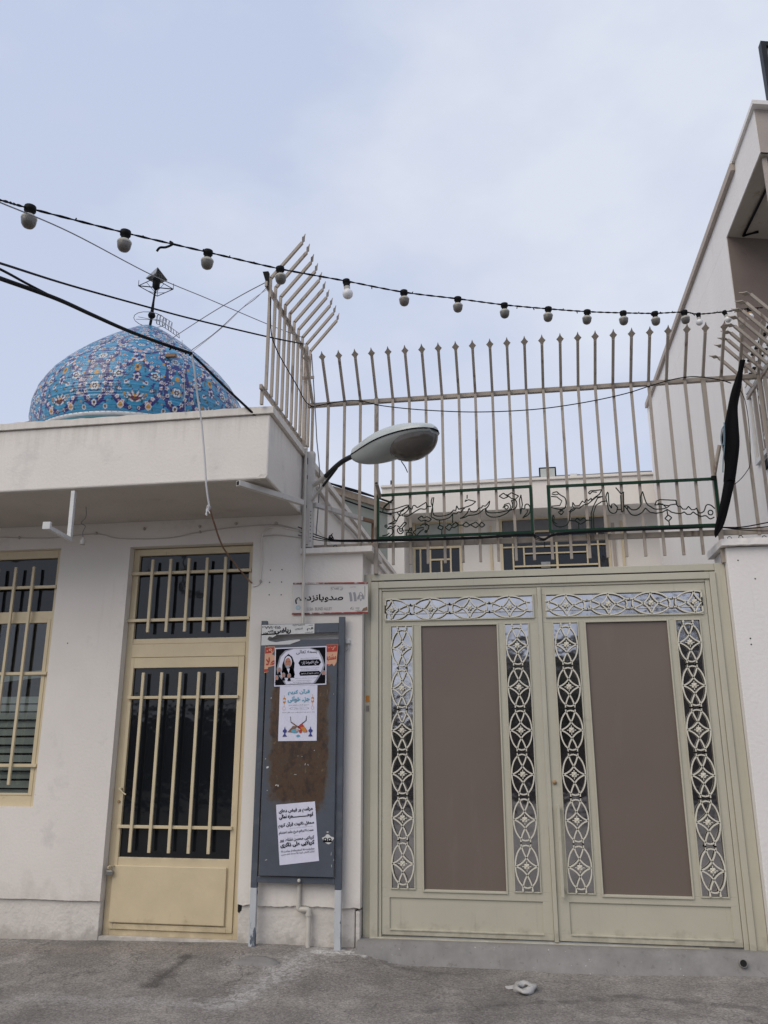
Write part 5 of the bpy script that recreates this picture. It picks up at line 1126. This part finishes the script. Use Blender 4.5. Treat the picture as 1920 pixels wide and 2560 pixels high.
wl_.box(-1.919, x1l, YR, 9, .1, 5.498); wl_.box(x1l, x1r, YR, 9, z1t, 5.498); wl_.box(x1r, x2l, YR, 9, .1, 5.498); wl_.box(x2l, x2r, YR, 9, z2t, 5.498); wl_.box(x2r, 3.2, YR, 9, .1, 5.498)
wl_.build('wall', 'plaster_back', BK)
for (xa, xb_, zt_, rows) in ((x1l, x1r, z1t, 1), (x2l, x2r, z2t, 2)):
    f_ = MB(); frame_rect(f_, xa, xb_, 3.9, zt_, .045, YR-.02, YR+.05)
    if rows == 1:
        f_.box(xa+.045, xb_-.045, YR-.015, YR+.045, 5.02-.02, 5.06); f_.box(xa+.12, xa+.15, YR-.015, YR+.045, 3.95, 5.0)
        f_.box(xb_-.22, xb_-.19, YR-.015, YR+.045, 3.95, 5.0); f_.box(xa+.30, xa+.33, YR-.012, YR+.044, 3.95, 4.98)
        f_.box(xa+.33, xb_-.22, YR-.012, YR+.044, 4.78, 4.81); f_.box(xa+.50, xa+.53, YR-.01, YR+.042, 3.95, 4.779)
    else:
        wd = xb_-xa; f_.box(xa+.045, xb_-.045, YR-.015, YR+.045, 5.235, 5.265); f_.box(xa+.045, xb_-.045, YR-.015, YR+.045, 4.96, 4.985)
        for u in (.115, .89): f_.box(xa+wd*u-.014, xa+wd*u+.014, YR-.018, YR+.045, 3.95, 5.235)
        for u in (.215, .79): f_.box(xa+wd*u-.013, xa+wd*u+.013, YR-.012, YR+.044, 4.62, 4.959)
        f_.box(xa+wd*.505, xa+wd*.525, YR-.02, YR+.045, 3.95, 5.235)
        f_.box(xa+wd*.12, xa+wd*.88, YR-.025, YR-.021, 4.60, 4.63); f_.box(xa+wd*.22, xa+wd*.785, YR-.025, YR-.021, 4.83, 4.855)
    w_ = f_.build('window', 'yellow', BK); MB().box(xa+.03, xb_-.03, YR+.03, YR+.04, 3.92, zt_-.02).build('pane', 'pane', w_)
    if rows == 1: MB().box(xa+.05, xb_-.05, YR+.01, YR+.02, 5.06, zt_-.05).build('ribbed_sheet', 'slat', w_)
    else:
        MB().box(xa+.06, xb_-.06, YR+.0, YR+.01, 5.27, zt_-.05).build('rolled_shutter', 'wiregrey', w_)
        q = zp(L2, 620, 950); MB().box(q[0]-.08, q[0]+.08, YR-.0, YR+.02, q[1]-.055, q[1]+.055).build('vent_plate', 'steel', w_)
fr_ = MB()
for a in (95, 1325): q = zp(L2, a, 500); fr_.box(q[0]-.02, q[0]+.02, YR-.03, YR-.001, 3.9, 5.38)
fr_.build('door_trim', 'yellow', BK)
MB().box(zp(L2, 1240, 500)[0]-.02, zp(L2, 1240, 500)[0]+.03, YR-.03, YR-.001, 3.9, 5.35).build('downpipe', 'brownlight', BK)
q = at(1369, 1183, 7.4)
FL = thing('floodlight', (q.x, 7.4, 6.05), 'black floodlight with a pale glass face on the roof edge of the courtyard house', 'floodlight')
MB().box(q.x-.15, q.x+.15, 7.38, 7.43, q.z-.10, q.z+.11).build('housing', 'black', FL, .01); MB().box(q.x-.125, q.x+.125, 7.374, 7.379, q.z-.075, q.z+.08).build('glass_face', 'slat', FL)
p = MB(); p.box(q.x-.15, q.x-.12, 7.40, 7.42, 6.05, q.z-.09); p.box(q.x+.12, q.x+.15, 7.40, 7.42, 6.05, q.z-.09); p.build('bracket', 'galv', FL)
q = at(1434, 1190, 7.4); SB = tag(MB().box(q.x-.06, q.x+.06, 7.36, 7.44, 6.051, q.z+.04).build('junction_box', 'white', None, .01), 'small pale box on the roof edge right of the floodlight', 'junction box')
rc = MB(); rc.tube([at(1040, 1213, 7.4), at(1190, 1203, 7.4), at(1340, 1193, 7.4)], .018, 8); rc.tube([at(1340, 1193, 7.4), at(1450, 1188, 7.4)], .02, 8); rc.tube([at(1450, 1188, 7.4), at(1560, 1181, 7.4), at(1630, 1178, 7.4)], .012, 8)
tag(rc.build('roof_pipe', 'wiregrey'), 'grey cable pipe running along the roof edge of the courtyard house', 'pipe')
q = at(979, 1207, 7.4); tag(MB().box(q.x-.02, q.x+.02, 7.38, 7.42, 6.05, q.z+.04).build('vent_stub', 'black'), 'short black vent stub on the roof edge at the left of the courtyard house', 'vent pipe')
# grey-green wall closing the courtyard on the left
p0 = atZ(720, 1182, 5.7); p1 = atZ(975, 1262, 5.7)
GW = thing('boundary_wall', (p1.x, p1.y, 3), 'grey-green plastered wall with a ragged brown coping behind the left end of the fence', 'wall')
d = (p1-p0).normalized(); nrm = Vector((-d.y, d.x, 0)); 
def slab(mb, a, b, th_, z0, z1, off=0):
    a = Vector(a)+nrm*off; b = Vector(b)+nrm*off
    vs = [Vector((p_.x, p_.y, z))+nrm*t_ for z in (z0, z1) for t_ in (0, th_) for p_ in (a, b)]
    mb.add(vs, [(0, 1, 3, 2), (4, 6, 7, 5), (0, 4, 5, 1), (2, 3, 7, 6), (0, 2, 6, 4), (1, 5, 7, 3)]); return mb
slab(MB(), p0, p1, .25, .1, 5.58).build('wall_face', 'greenwall', GW); slab(MB(), p0, p1, .32, 5.582, 5.70, -.04).build('coping', 'palecoping', GW)
ck = MB()
for k, (dy, dz) in enumerate(((-.06, 5.72), (-.05, 5.735), (-.055, 5.50))):
    ck.tube(smoothpts([p0.lerp(p1, t)+nrm*dy+Vector((0, 0, dz-5.7+.012*math.sin(t*9+k*2))) for t in np.linspace(0, 1, 9)], 3), .014, 6)
tag(ck.build('cable_bundle', 'black'), 'black cables lying along the coping of the grey-green wall', 'cable')
# pipe along the hall's side wall
SP = thing('side_conduit', (SIDE+.03, 2, 3.9), 'thin pale conduit along the side wall of the hall facing the courtyard', 'pipe')
MB().tube(smoothpts([(SIDE+.03, .4, 3.86), (SIDE+.03, 1.2, 3.83), (SIDE+.035, 2.2, 3.88), (SIDE+.03, 3.5, 3.86), (SIDE+.03, 6.2, 3.87)]), .018, 8).build('tube', 'soffit', SP)

# ================================================================== RIGHT NEIGHBOUR HOUSE
XR = 2.35
RH = thing('neighbour_house', (XR, 3, .1), 'tall white-sided house with brown front at the right edge, roof slab jutting over the street', 'building')
rs = MB(); th14 = R(14); 
fx, fy = math.cos(th14), math.sin(th14); F0 = Vector((XR, .0, 0))
def rot_poly(z0, z1, y0, mb, yb=6.97, x_=XR, ln=3):   # slab whose street edge is turned 14 degrees
    vs = [Vector((x_, y0, z)) for z in (z0, z1)]+[Vector((x_+ln*fx, y0+ln*fy, z)) for z in (z0, z1)]+[Vector((x_+ln*fx, yb, z)) for z in (z0, z1)]+[Vector((x_, yb, z)) for z in (z0, z1)]
    mb.add(vs, [(0, 2, 4, 6), (1, 7, 5, 3), (0, 1, 3, 2), (2, 3, 5, 4), (4, 5, 7, 6), (6, 7, 1, 0)]); return mb
rot_poly(.1, 6.72, 1.33, MB()).build('side_wall', 'plaster_right', RH)
rot_poly(6.722, 7.19, .02, MB()).build('roof_slab', 'plaster_right', RH)
rot_poly(6.715, 6.7215, .04, MB(), x_=XR+.01).build('roof_soffit', 'brownsoffit', RH)
mb = MB(); a = Vector((XR+.004, .015, 0)); mb.add([a+Vector((0, 0, 6.722)), a+Vector((3*fx, 3*fy, 6.722)), a+Vector((3*fx, 3*fy, 7.18)), a+Vector((0, 0, 7.18)), a+Vector((.0, .02, 6.722)), a+Vector((3*fx, 3*fy+.02, 6.722)), a+Vector((3*fx, 3*fy+.02, 7.18)), a+Vector((0, .02, 7.18))], [(0, 1, 2, 3), (4, 7, 6, 5), (0, 3, 7, 4), (1, 5, 6, 2), (0, 4, 5, 1), (3, 2, 6, 7)]); mb.build('front_fascia', 'brownlight', RH)
mb = rot_poly(7.192, 7.235, -.06, MB(), x_=XR-.03); mb.build('coping', 'plaster_right', RH)
MB().box(XR-.045, XR-.001, .75, 6.9, 7.11, 7.19).build('eave_strip', 'brownlight', RH)
# brown recessed upper front
mb = MB(); rot_poly(4.97, 6.714, 1.315, mb, yb=2.6, x_=XR+.006); mb.build('upper_front', 'brownwall', RH)
MB().bar((XR+.055, .10, 6.712), (XR+.055, .10, 5.0), .035).build('slim_post', 'brownlight', RH)
MB().bar((XR+.12, .13, 6.712), (XR+.12, .13, 5.0), .05).build('bay_glazing', 'slat', RH)
cb_ = MB(); cb_.tube([(XR+.30, 1.25, 6.70), (XR+.16, 1.30, 6.70), (XR+.20, .2, 6.70)], .014, 6); cb_.build('soffit_cable', 'black', RH)
# lower storey reaching towards the street
MB().box(XR, XR+2.6, .45, 1.329, .1, 4.90).build('lower_wall', 'plaster_right', RH)
MB().box(XR-.02, XR+2.6, .44, 1.31, 4.902, 4.968).build('ledge', 'white', RH, .004)
wf = MB(); ya, yb_ = .47, 1.24; za, zb_ = 4.14, 4.86
wf.box(XR-.03, XR-.001, yb_-.05, yb_, za, zb_); wf.box(XR-.03, XR-.001, ya, yb_-.051, zb_-.045, zb_); wf.box(XR-.03, XR-.001, ya, yb_-.051, za, za+.045)
for y in (1.10, .82, .60): wf.box(XR-.028, XR-.001, y-.010, y+.010, za+.046, zb_-.046)
wn = wf.build('window', 'white', RH); MB().box(XR-.006, XR-.0005, ya, yb_-.05, za+.04, zb_-.04).build('pane', 'brownwall', wn)
gr = MB()
for y in (1.0, .9, .75, .68): gr.tube([(XR-.035, y, za+.05), (XR-.035, y, zb_-.05)], .006, 6)
for cy_, cz_, s_ in ((.80, 4.70, 1), (.80, 4.62, -1), (.62, 4.72, 1), (.82, 4.28, 1), (.66, 4.35, -1)):
    gr.tube([(XR-.04, cy_+s_*.055*(1-k/16)*math.cos(k*.55), cz_+.055*(1-k/16)*math.sin(k*.55)) for k in range(15)], .006, 6)
gr.build('scroll_grille', 'white', wn)
MB().box(XR-.03, XR-.001, .75, 1.02, 4.02, 4.09).build('window_vent', 'black', wn)
ra = MB(); rw = MB()
for j, zz in enumerate((5.03, 5.17)):
    for k in range(7):
        y = 1.22-.13*k-.04*j; rw.box(XR-.03, XR-.002, y-.035, y+.012, zz, zz+.055); ra.box(XR-.034, XR-.004, y-.03, y+.02, zz-.018, zz+.0-.001)
rw.build('balcony_block', 'white', RH, .002); ra.build('balcony_gap_shade', 'black', RH)  # black boxes paint the shade of the gaps between white blocks
MB().box(XR-.02, XR+.02, .45, 1.30, 4.969, 4.985).build('balcony_sill', 'brownlight', RH)
# dark-edged panel standing on the roof slab
q0 = at(1899, 108, .12); q1 = at(1920, 262, .12)
RP = thing('rooftop_panel', (q0.x, .12, 7.25), 'tan panel with a dark metal edge standing above the neighbour house roof', 'roof panel')
p = MB(); a = Vector((q0.x, .12, 7.236)); H_ = q0.z
def fp(u, v, dy=0): return Vector((a.x+u*fx, a.y+u*fy+dy, v))
def fbox(mb, u0, u1, z0, z1, y0, y1): mb.add([fp(u, z, y) for z in (z0, z1) for y in (y0, y1) for u in (u0, u1)], [(0, 2, 3, 1), (4, 5, 7, 6), (0, 1, 5, 4), (2, 6, 7, 3), (0, 4, 6, 2), (1, 3, 7, 5)])
fbox(p, 0, .05, 7.236, H_, -.03, .05); fbox(p, .051, 1.5, H_-.05, H_, -.03, .05); p.build('metal_edge', 'darkmetal', RP)
p = MB(); fbox(p, .051, 1.5, 7.236, H_-.051, 0, .03); MT['tan'] = mat('tan_panel', (.26, .19, .12), .6, .15, 3); p.build('panel_face', 'tan', RP)

# ================================================================== FLAG
def fq(px, py, y): return at(1720+px*.226, 740+py*.226, y)
def fm(px, py, y): return at(1740+px*.13564, 1200+py*.13564, y)
Ls = [fq(538, 770, 0), fq(520, 880, 0), fq(480, 1000, 0), fq(440, 1130, 0), fq(408, 1280, 0), fq(375, 1450, 0), fq(342, 1600, 0), fq(350, 1720, 0), fq(372, 1900, 0), fq(360, 2080, 0), fm(455, 130, 0), fm(410, 400, 0), fm(350, 680, 0), fm(305, 880, 0), fm(285, 1040, 0), fm(305, 1115, 0)]
Rs = [fq(603, 768, 0), fq(578, 880, 0), fq(565, 1000, 0), fq(545, 1130, 0), fq(518, 1280, 0), fq(525, 1450, 0), fq(538, 1650, 0), fq(530, 1780, 0), fq(515, 1900, 0), fq(490, 2080, 0), fm(660, 110, 0), fm(600, 370, 0), fm(535, 640, 0), fm(465, 880, 0), fm(385, 1020, 0), fm(312, 1120, 0)]
FG = thing('furled_flag', (1.7, 0, 3.1), 'long furled black flag hanging at the right end of the green lettering', 'flag')
def loft(Ls, Rs, y0, depth, n=20, k=3):
    Ls = smoothpts(Ls, k); Rs = smoothpts(Rs, k); vs = []
    for i, (a, b) in enumerate(zip(Ls, Rs)):
        c = (a+b)/2; hx = (b-a)/2
        for j in range(n):
            t = 6.2832*j/n; fold = 1+.35*math.sin(3*t+i*.23)+.2*math.sin(5*t-i*.31)
            vs.append(c+hx*math.cos(t)+Vector((0, y0+depth*hx.length*math.sin(t)*fold, 0)))
    return MB().add(vs, [(i*n+j, i*n+(j+1) % n, (i+1)*n+(j+1) % n, (i+1)*n+j) for i in range(len(Ls)-1) for j in range(n)]+[tuple(range(n))[::-1]], True)
loft(Ls, Rs, -.10, .55).build('cloth', 'flag', FG)
em = MB(); em.tube(smoothpts([fq(395, 1440, -.165), fq(375, 1480, -.17), fq(365, 1560, -.17), fq(372, 1630, -.17), fq(392, 1645, -.17), fq(398, 1560, -.175), fq(395, 1470, -.17)]), .005, 6)
em.tube(smoothpts([fq(x, y, -.165) for x, y in ((400, 1400), (405, 1600), (390, 1800), (385, 1950))]), .005, 6); em.build('pale_emblem', 'palecloth', FG)
MB().tube([fq(285, 2010, -.03), fq(320, 1800, -.06), fq(350, 1650, -.09)], .016, 12).build('flag_pole', 'fence', FG); MB().tube([fq(285, 2030, -.03), fq(285, 1995, -.03)], .022, 10).build('pole_clamp', 'black', FG)

# ================================================================== FESTOON BULBS
B5 = [(63, 470, 39, -3.7, 0), (269, 522, 36, -3.3, 0), (448, 562, 32, -2.85, 0), (606, 596, 29, -2.45, 0), (750, 625, 28, -2.1, 1), (873, 645, 26, -1.75, 0), (989, 659, 25, -1.45, 0), (1090, 672, 24.5, -1.25, 0), (1184, 680, 24, -1.08, 0), (1268, 686, 23.3, -.9, 0), (1347, 688, 23, -.75, 0), (1416, 689, 22.5, -.6, 0), (1480, 686, 22, -.5, 0), (1510, 690, 17.5, -.42, 1), (1570, 684, 17.5, -.32, 1), (1620, 678, 17.5, -.22, 2)]
desc = ['dusty grey bulb, far left and largest on the festoon wire', 'dusty grey bulb, second from the left on the festoon wire', 'dusty grey bulb, third from the left, above the dome ladder', 'dusty grey bulb in front of the leaning spikes of the roof edge fence', 'clear white round bulb, the lone white one left of the middle of the wire', 'dusty grey bulb just right of the lone white round bulb', 'dusty grey bulb, second to the right of the lone white bulb', 'dusty grey bulb, third to the right of the lone white bulb', 'dusty grey bulb, fourth to the right of the lone white bulb', 'dusty grey bulb, fifth to the right of the lone white bulb, against the sky', 'dusty grey bulb, second from the right of those against open sky', 'dusty grey bulb, last one against open sky before the white house wall', 'grey capped bulb against the sloping edge of the white neighbour wall', 'white round bulb, leftmost white one against the neighbour wall', 'white round bulb with tan neck, beside the brown corner of the neighbour house', 'white round bulb with orange neck, last on the right of the wire']
wire = []
for i, (x, y, s_, Y, kind) in enumerate(B5):
    px, py = x*1.1573, y*1.1573; q = at(px, py, Y); dep = (q-CAM).dot(fw); rad_ = s_*.5*dep/FPX*(1 if kind == 0 else 1.22)
    tilt = Vector((rnd.uniform(-.1, .1), rnd.uniform(-.05, .05), 1)).normalized()
    if kind and i > 4: tilt = Vector((-.35 if i == 14 else .0, 0, 1)).normalized()
    if kind == 1 and i == 4: tilt = Vector((-.12, 0, 1)).normalized()
    Bt = thing('festoon_bulb', q, desc[i], 'light bulb', 'bulbs strung on the festoon wire'); r = rad_
    c0 = q-tilt*.32*r
    if kind == 0:
        MB().lathe([(.001, -1.25*r), (.35*r, -1.2*r), (.68*r, -1.0*r), (.88*r, -.65*r), (.95*r, -.2*r), (.95*r, .12*r)], c0, tilt, 20).build('globe', 'globegrey', Bt)
        MB().lathe([(.96*r, .0), (1.0*r, .1*r), (1.0*r, .26*r), (.8*r, .50*r), (.55*r, .60*r)], c0, tilt, 20).build('collar', 'collar', Bt)
        MB().lathe([(.5*r, .55*r), (.56*r, .85*r), (.52*r, 1.1*r), (.74*r, 1.3*r), (.74*r, 1.95*r), (.5*r, 2.0*r)], c0, tilt, 14).build('socket', 'black', Bt); tp = c0+tilt*1.7*r
    else:
        cw = c0-tilt*.45*r; MB().lathe([(.001, -.78*r)]+[(.78*r*math.sin(a), -.78*r*math.cos(a)) for a in [.25*k for k in range(1, 11)]]+[(.42*r, .72*r)], cw, tilt, 20).build('globe', 'globewhite', Bt)
        MB().lathe([(.44*r, .66*r), (.46*r, 1.0*r), (.46*r, 1.18*r)], cw, tilt, 16).build('neck', 'tancollar' if kind == 2 else 'collar', Bt)
        MB().lathe([(.46*r, 1.17*r), (.48*r, 1.6*r), (.46*r, 1.75*r), (.55*r, 1.85*r), (.55*r, 2.3*r), (.4*r, 2.4*r)], cw, tilt, 14).build('socket', 'black', Bt); tp = cw+tilt*2.15*r
    wire.append(tp)
FW = thing('festoon_wire', wire[0], 'twisted black festoon wire strung across the sky with bulbs hanging from it', 'cable')
first = at(0, 500, -3.95); last = at(1925, 768, -.1); ctl = [at(-200, 452, -4.3), first]+wire+[last, at(2050, 760, .1)]
P_ = smoothpts(ctl, 14); tw = []
for s_ in (0, math.pi):
    MB().tube([p_+Vector((0, math.cos(i*1.1+s_), math.sin(i*1.1+s_)))*.0034 for i, p_ in enumerate(P_)], .0036, 5).build('strand', 'black', FW)
tk = MB()
for (x, y, Y) in ((425, 604, -3.0),): q = at(x, y, Y); tk.tube(smoothpts([q, at(432, 612, Y), at(415, 619, Y), at(400, 618, Y), at(392, 628, Y)]), [.004]*18+[.009]*7, 6) if False else tk.tube(smoothpts([q, at(432, 610, Y), at(415, 618, Y), at(400, 619, Y), at(392, 628, Y)], 5), .0065, 6)
for i in range(20, len(P_)-6, 5):
    if rnd.random() < .55: tk.tube([P_[i], P_[i]+Vector((rnd.uniform(-.01, .01), 0, rnd.choice((-.02, .012))))], .0035, 5)
tk.build('tape_tail', 'black', FW)

# ================================================================== OVERHEAD CABLES
def cable(pts, r, m, label, name='overhead_cable', k=8, n=6):
    P_ = smoothpts([at(*p_) for p_ in pts], k); return tag(MB().tube(P_, r, n).build(name, m), label, 'cable')
cable([(-80, 474, -4.5), (0, 506, -4.2), (180, 583, -3.5), (385, 690, -2.5), (520, 747, -1.6), (673, 812, -.8), (760, 845, -.3)], .0032, 'wiregrey', 'thin grey wire sloping down from the upper left, passing just over the dome lantern')
cable([(-80, 636, -4), (0, 658, -3.6), (174, 713, -2.8), (382, 771, -2), (492, 800, -1.6), (674, 843, -1.0), (760, 860, 0)], .0065, 'black', 'black cable crossing between dome and lantern to the roof edge fence')
cable([(-80, 668, -3.8), (0, 696, -3.4), (139, 746, -2.9), (230, 787, -2.45), (318, 826, -2.0), (400, 857, -1.6), (479, 884, -1.3)], .0125, 'black', 'thick black cable crossing in front of the dome from the left edge')
cable([(-80, 640, -3.7), (0, 673, -3.4), (69, 710, -3.1), (145, 749, -2.85)], .007, 'black', 'second black cable joining the thick one near the left edge')
cable([(477, 885, -1.3), (500, 905, -1.2), (560, 965, -1.1), (625, 1026, -1.05), (640, 1040, -1.0)], .010, 'black', 'black cable continuing down right over the dome to the parapet')
cable([(676, 700, -1.05), (600, 740, -.9), (500, 800, -.4), (390, 875, .5), (265, 975, 1.5), (120, 1040, 2.2), (60, 1056, 2.5)], .004, 'wiregrey', 'thin dark wire from the fence corner slanting down left over the dome')
cable([(677, 708, -1.05), (640, 745, -1.08), (600, 775, -1.15), (540, 830, -1.25), (478, 876, -1.3)], .0028, 'wiregrey', 'thin grey wire from the fence corner to the cable joint')
cable([(680, 716, -1.05), (650, 735, -1.08), (616, 760, -1.12), (560, 815, -1.22), (480, 880, -1.3)], .0022, 'wirewhite', 'thin pale wire doubled beside the grey one by the roof edge fence', k=8)
cable([(478, 880, -1.3), (486, 925, -1.28), (494, 990, -1.2), (504, 1060, -1.15), (512, 1150, -1.12), (516, 1215, -1.1), (524, 1272, -1.06)], .0075, 'wirewhite', 'white cable hanging down across the roof slab of the hall', 'hanging_cable')
cable([(524, 1270, -1.06), (536, 1310, -.9), (556, 1365, -.5), (584, 1405, -.25), (612, 1440, -.05), (630, 1458, -.01)], .0075, 'rust', 'brownish end of the hanging cable running to the transom window', 'hanging_cable')
q = at(521, 1268, -1.07); kn = MB()
for k in range(9): kn.tube([q+Vector((rnd.uniform(-.015, .015), rnd.uniform(-.01, .01), rnd.uniform(-.02, .02))), q+Vector((rnd.uniform(-.025, .02), rnd.uniform(-.01, .01), rnd.uniform(-.07, .02)))], .004, 5)
tag(kn.build('tape_knot', 'wirewhite'), 'frayed white tape knot halfway down the hanging cable', 'tape')
cj = MB(); 
for k in range(12): t = k/11; q = at(430+50*t, 866+20*t, -1.5+.2*t); cj.tube([q, q+Vector((rnd.uniform(-.02, .02), 0, rnd.uniform(-.03, -.0)))], .006, 5)
tag(cj.build('tape_wrap', 'black'), 'ragged black tape wrapped round the thick cable above the dome', 'tape')
cable([(455, 850, -1.3), (458, 900, -1.2), (462, 980, -1.1), (463, 1036, -1.05)], .002, 'wirewhite', 'very thin white wire hanging in front of the dome, left of the white cable')
cable([(775, 1018, .05), (880, 1001, .05), (960, 1015, .04), (1060, 1025, .03), (1190, 1030, .03), (1330, 1024, .03), (1450, 1008, .04), (1560, 985, .05), (1640, 960, .05), (1700, 945, .04), (1745, 942, .03), (1800, 950, .0), (1828, 958, 0)], .0045, 'black', 'thin black cable sagging along the top rail of the long fence')
cable([(1845, 965, .0), (1862, 1000, -.02), (1872, 1060, -.02), (1876, 1150, -.02), (1866, 1180, -.02), (1840, 1208, 0), (1820, 1215, 0)], .003, 'black', 'thin black wire looping down from the top of the flag')
CB = thing('cable_bundle', (.2, .02, 3.23), 'bundle of black cables tied along the bottom rail below the green lettering', 'cable')
for j in range(3):
    z = -.01+j*.009
    MB().tube(smoothpts([at(x, y+j*2.2-3, -.0-.008*j) for x, y in ((745, 1320+j*8), (790, 1340+j*4), (830, 1352), (880, 1353), (950, 1352), (1060, 1350), (1200, 1345), (1320, 1338), (1340, 1343+j*2), (1360, 1350), (1385, 1338), (1450, 1332), (1560, 1326), (1700, 1321), (1790, 1321-j*2), (1850, 1321+j), (1905, 1312+j*7), (1960, 1300+j*12))], 5), .005 if j < 2 else .0035, 6).build('strand', 'black', CB)
lp = MB()
for x, y in ((838, 1368), (861, 1372), (895, 1370), (1824, 1347), (1852, 1345), (1911, 1345), (826, 1345)):
    q = at(x, y, .06); lp.tube([q+Vector((.017*math.cos(k/9*6.2832), 0, .02*math.sin(k/9*6.2832))) for k in range(10)], .0028, 5)
q = at(1361, 1355, 0); lp.tube([q, q+Vector((0, -.02, -.05))], .004, 5); q = at(828, 1345, .05)
for k in range(8): lp.tube([q+Vector((rnd.uniform(-.02, .02), 0, rnd.uniform(-.02, .02))), q+Vector((rnd.uniform(-.03, .03), -.02, rnd.uniform(-.02, .04)))], .004, 5)
lp.build('tie_wire', 'black', CB)
cable([(676, 742, -1.08), (678, 830, -1.08), (690, 870, -1.0), (705, 900, -.8), (740, 960, -.3), (765, 1005, 0), (790, 1020, .05)], .0045, 'black', 'black cable drooping across the pickets of the roof edge fence')
cable([(779, 885, .05), (784, 960, .05), (790, 1060, .0), (792, 1100, -.0), (799, 1180, .0), (796, 1260, .0), (790, 1340, .0)], .005, 'wiregrey', 'grey cable running down beside the corner post of the fence')

# ================================================================== ACROSS THE STREET (seen only as reflections in the glass)
def tree(x, y, h, seed, label):
    r_ = random.Random(seed); T = thing('street_tree', (x, y, 0), label, 'tree')
    t = MB(); t.tube([(x, y, -.1), (x+.1, y, h*.3), (x-.05, y, h*.62)], [.16, .12, .06], 8)
    for k in range(6): a = k*1.1; t.tube([(x, y, h*(.3+.05*k)), (x+.9*math.cos(a), y+.9*math.sin(a), h*(.55+.05*k))], [.05, .015], 6)
    t.build('trunk', 'bark', T); c = MB()
    cl_ = [(r_.gauss(0, .9), r_.gauss(0, .7), r_.uniform(.42, .95)*h) for _ in range(26)]
    for _ in range(1100):
        a = r_.choice(cl_); px_, py_, pz_ = x+a[0]+r_.gauss(0, .32), y+a[1]+r_.gauss(0, .32), a[2]+r_.gauss(0, .28); u = Vector((r_.gauss(0, 1), r_.gauss(0, 1), r_.gauss(0, 1))).normalized(); v = u.orthogonal().normalized(); s_ = r_.uniform(.06, .13); p_ = Vector((px_, py_, pz_))
        c.add([p_-u*s_, p_+v*s_*.5, p_+u*s_, p_-v*s_*.5], [(0, 1, 2, 3)])
    c.build('crown', 'leaf', T)
tl_ = ['leafy street tree across the road, behind the viewer at the far left', 'leafy street tree across the road, left of the middle', 'leafy street tree across the road near the middle', 'leafy street tree across the road, right of the middle', 'leafy street tree across the road at the far right']
for i, (x, y, h_) in enumerate(((-7, -17, 2.9), (-2.6, -16, 3.3), (.8, -17, 4.4), (3.6, -15.5, 5.2), (6.8, -16.5, 4.8))): tree(x, y, h_, i+3, tl_[i])
OW = thing('opposite_wall', (0, -19, 0), 'brown masonry wall lining the far side of the street behind the trees', 'wall')
MB().box(-22, -1.2, -19.3, -19, 0, 2.6).build('wall_face', 'brick', OW); MB().box(-1.2, 22, -19.3, -19, 0, 4.5).build('wall_face', 'brick', OW); MB().box(-1.25, 22, -19.35, -18.95, 4.502, 4.6).build('coping', 'concrete', OW)
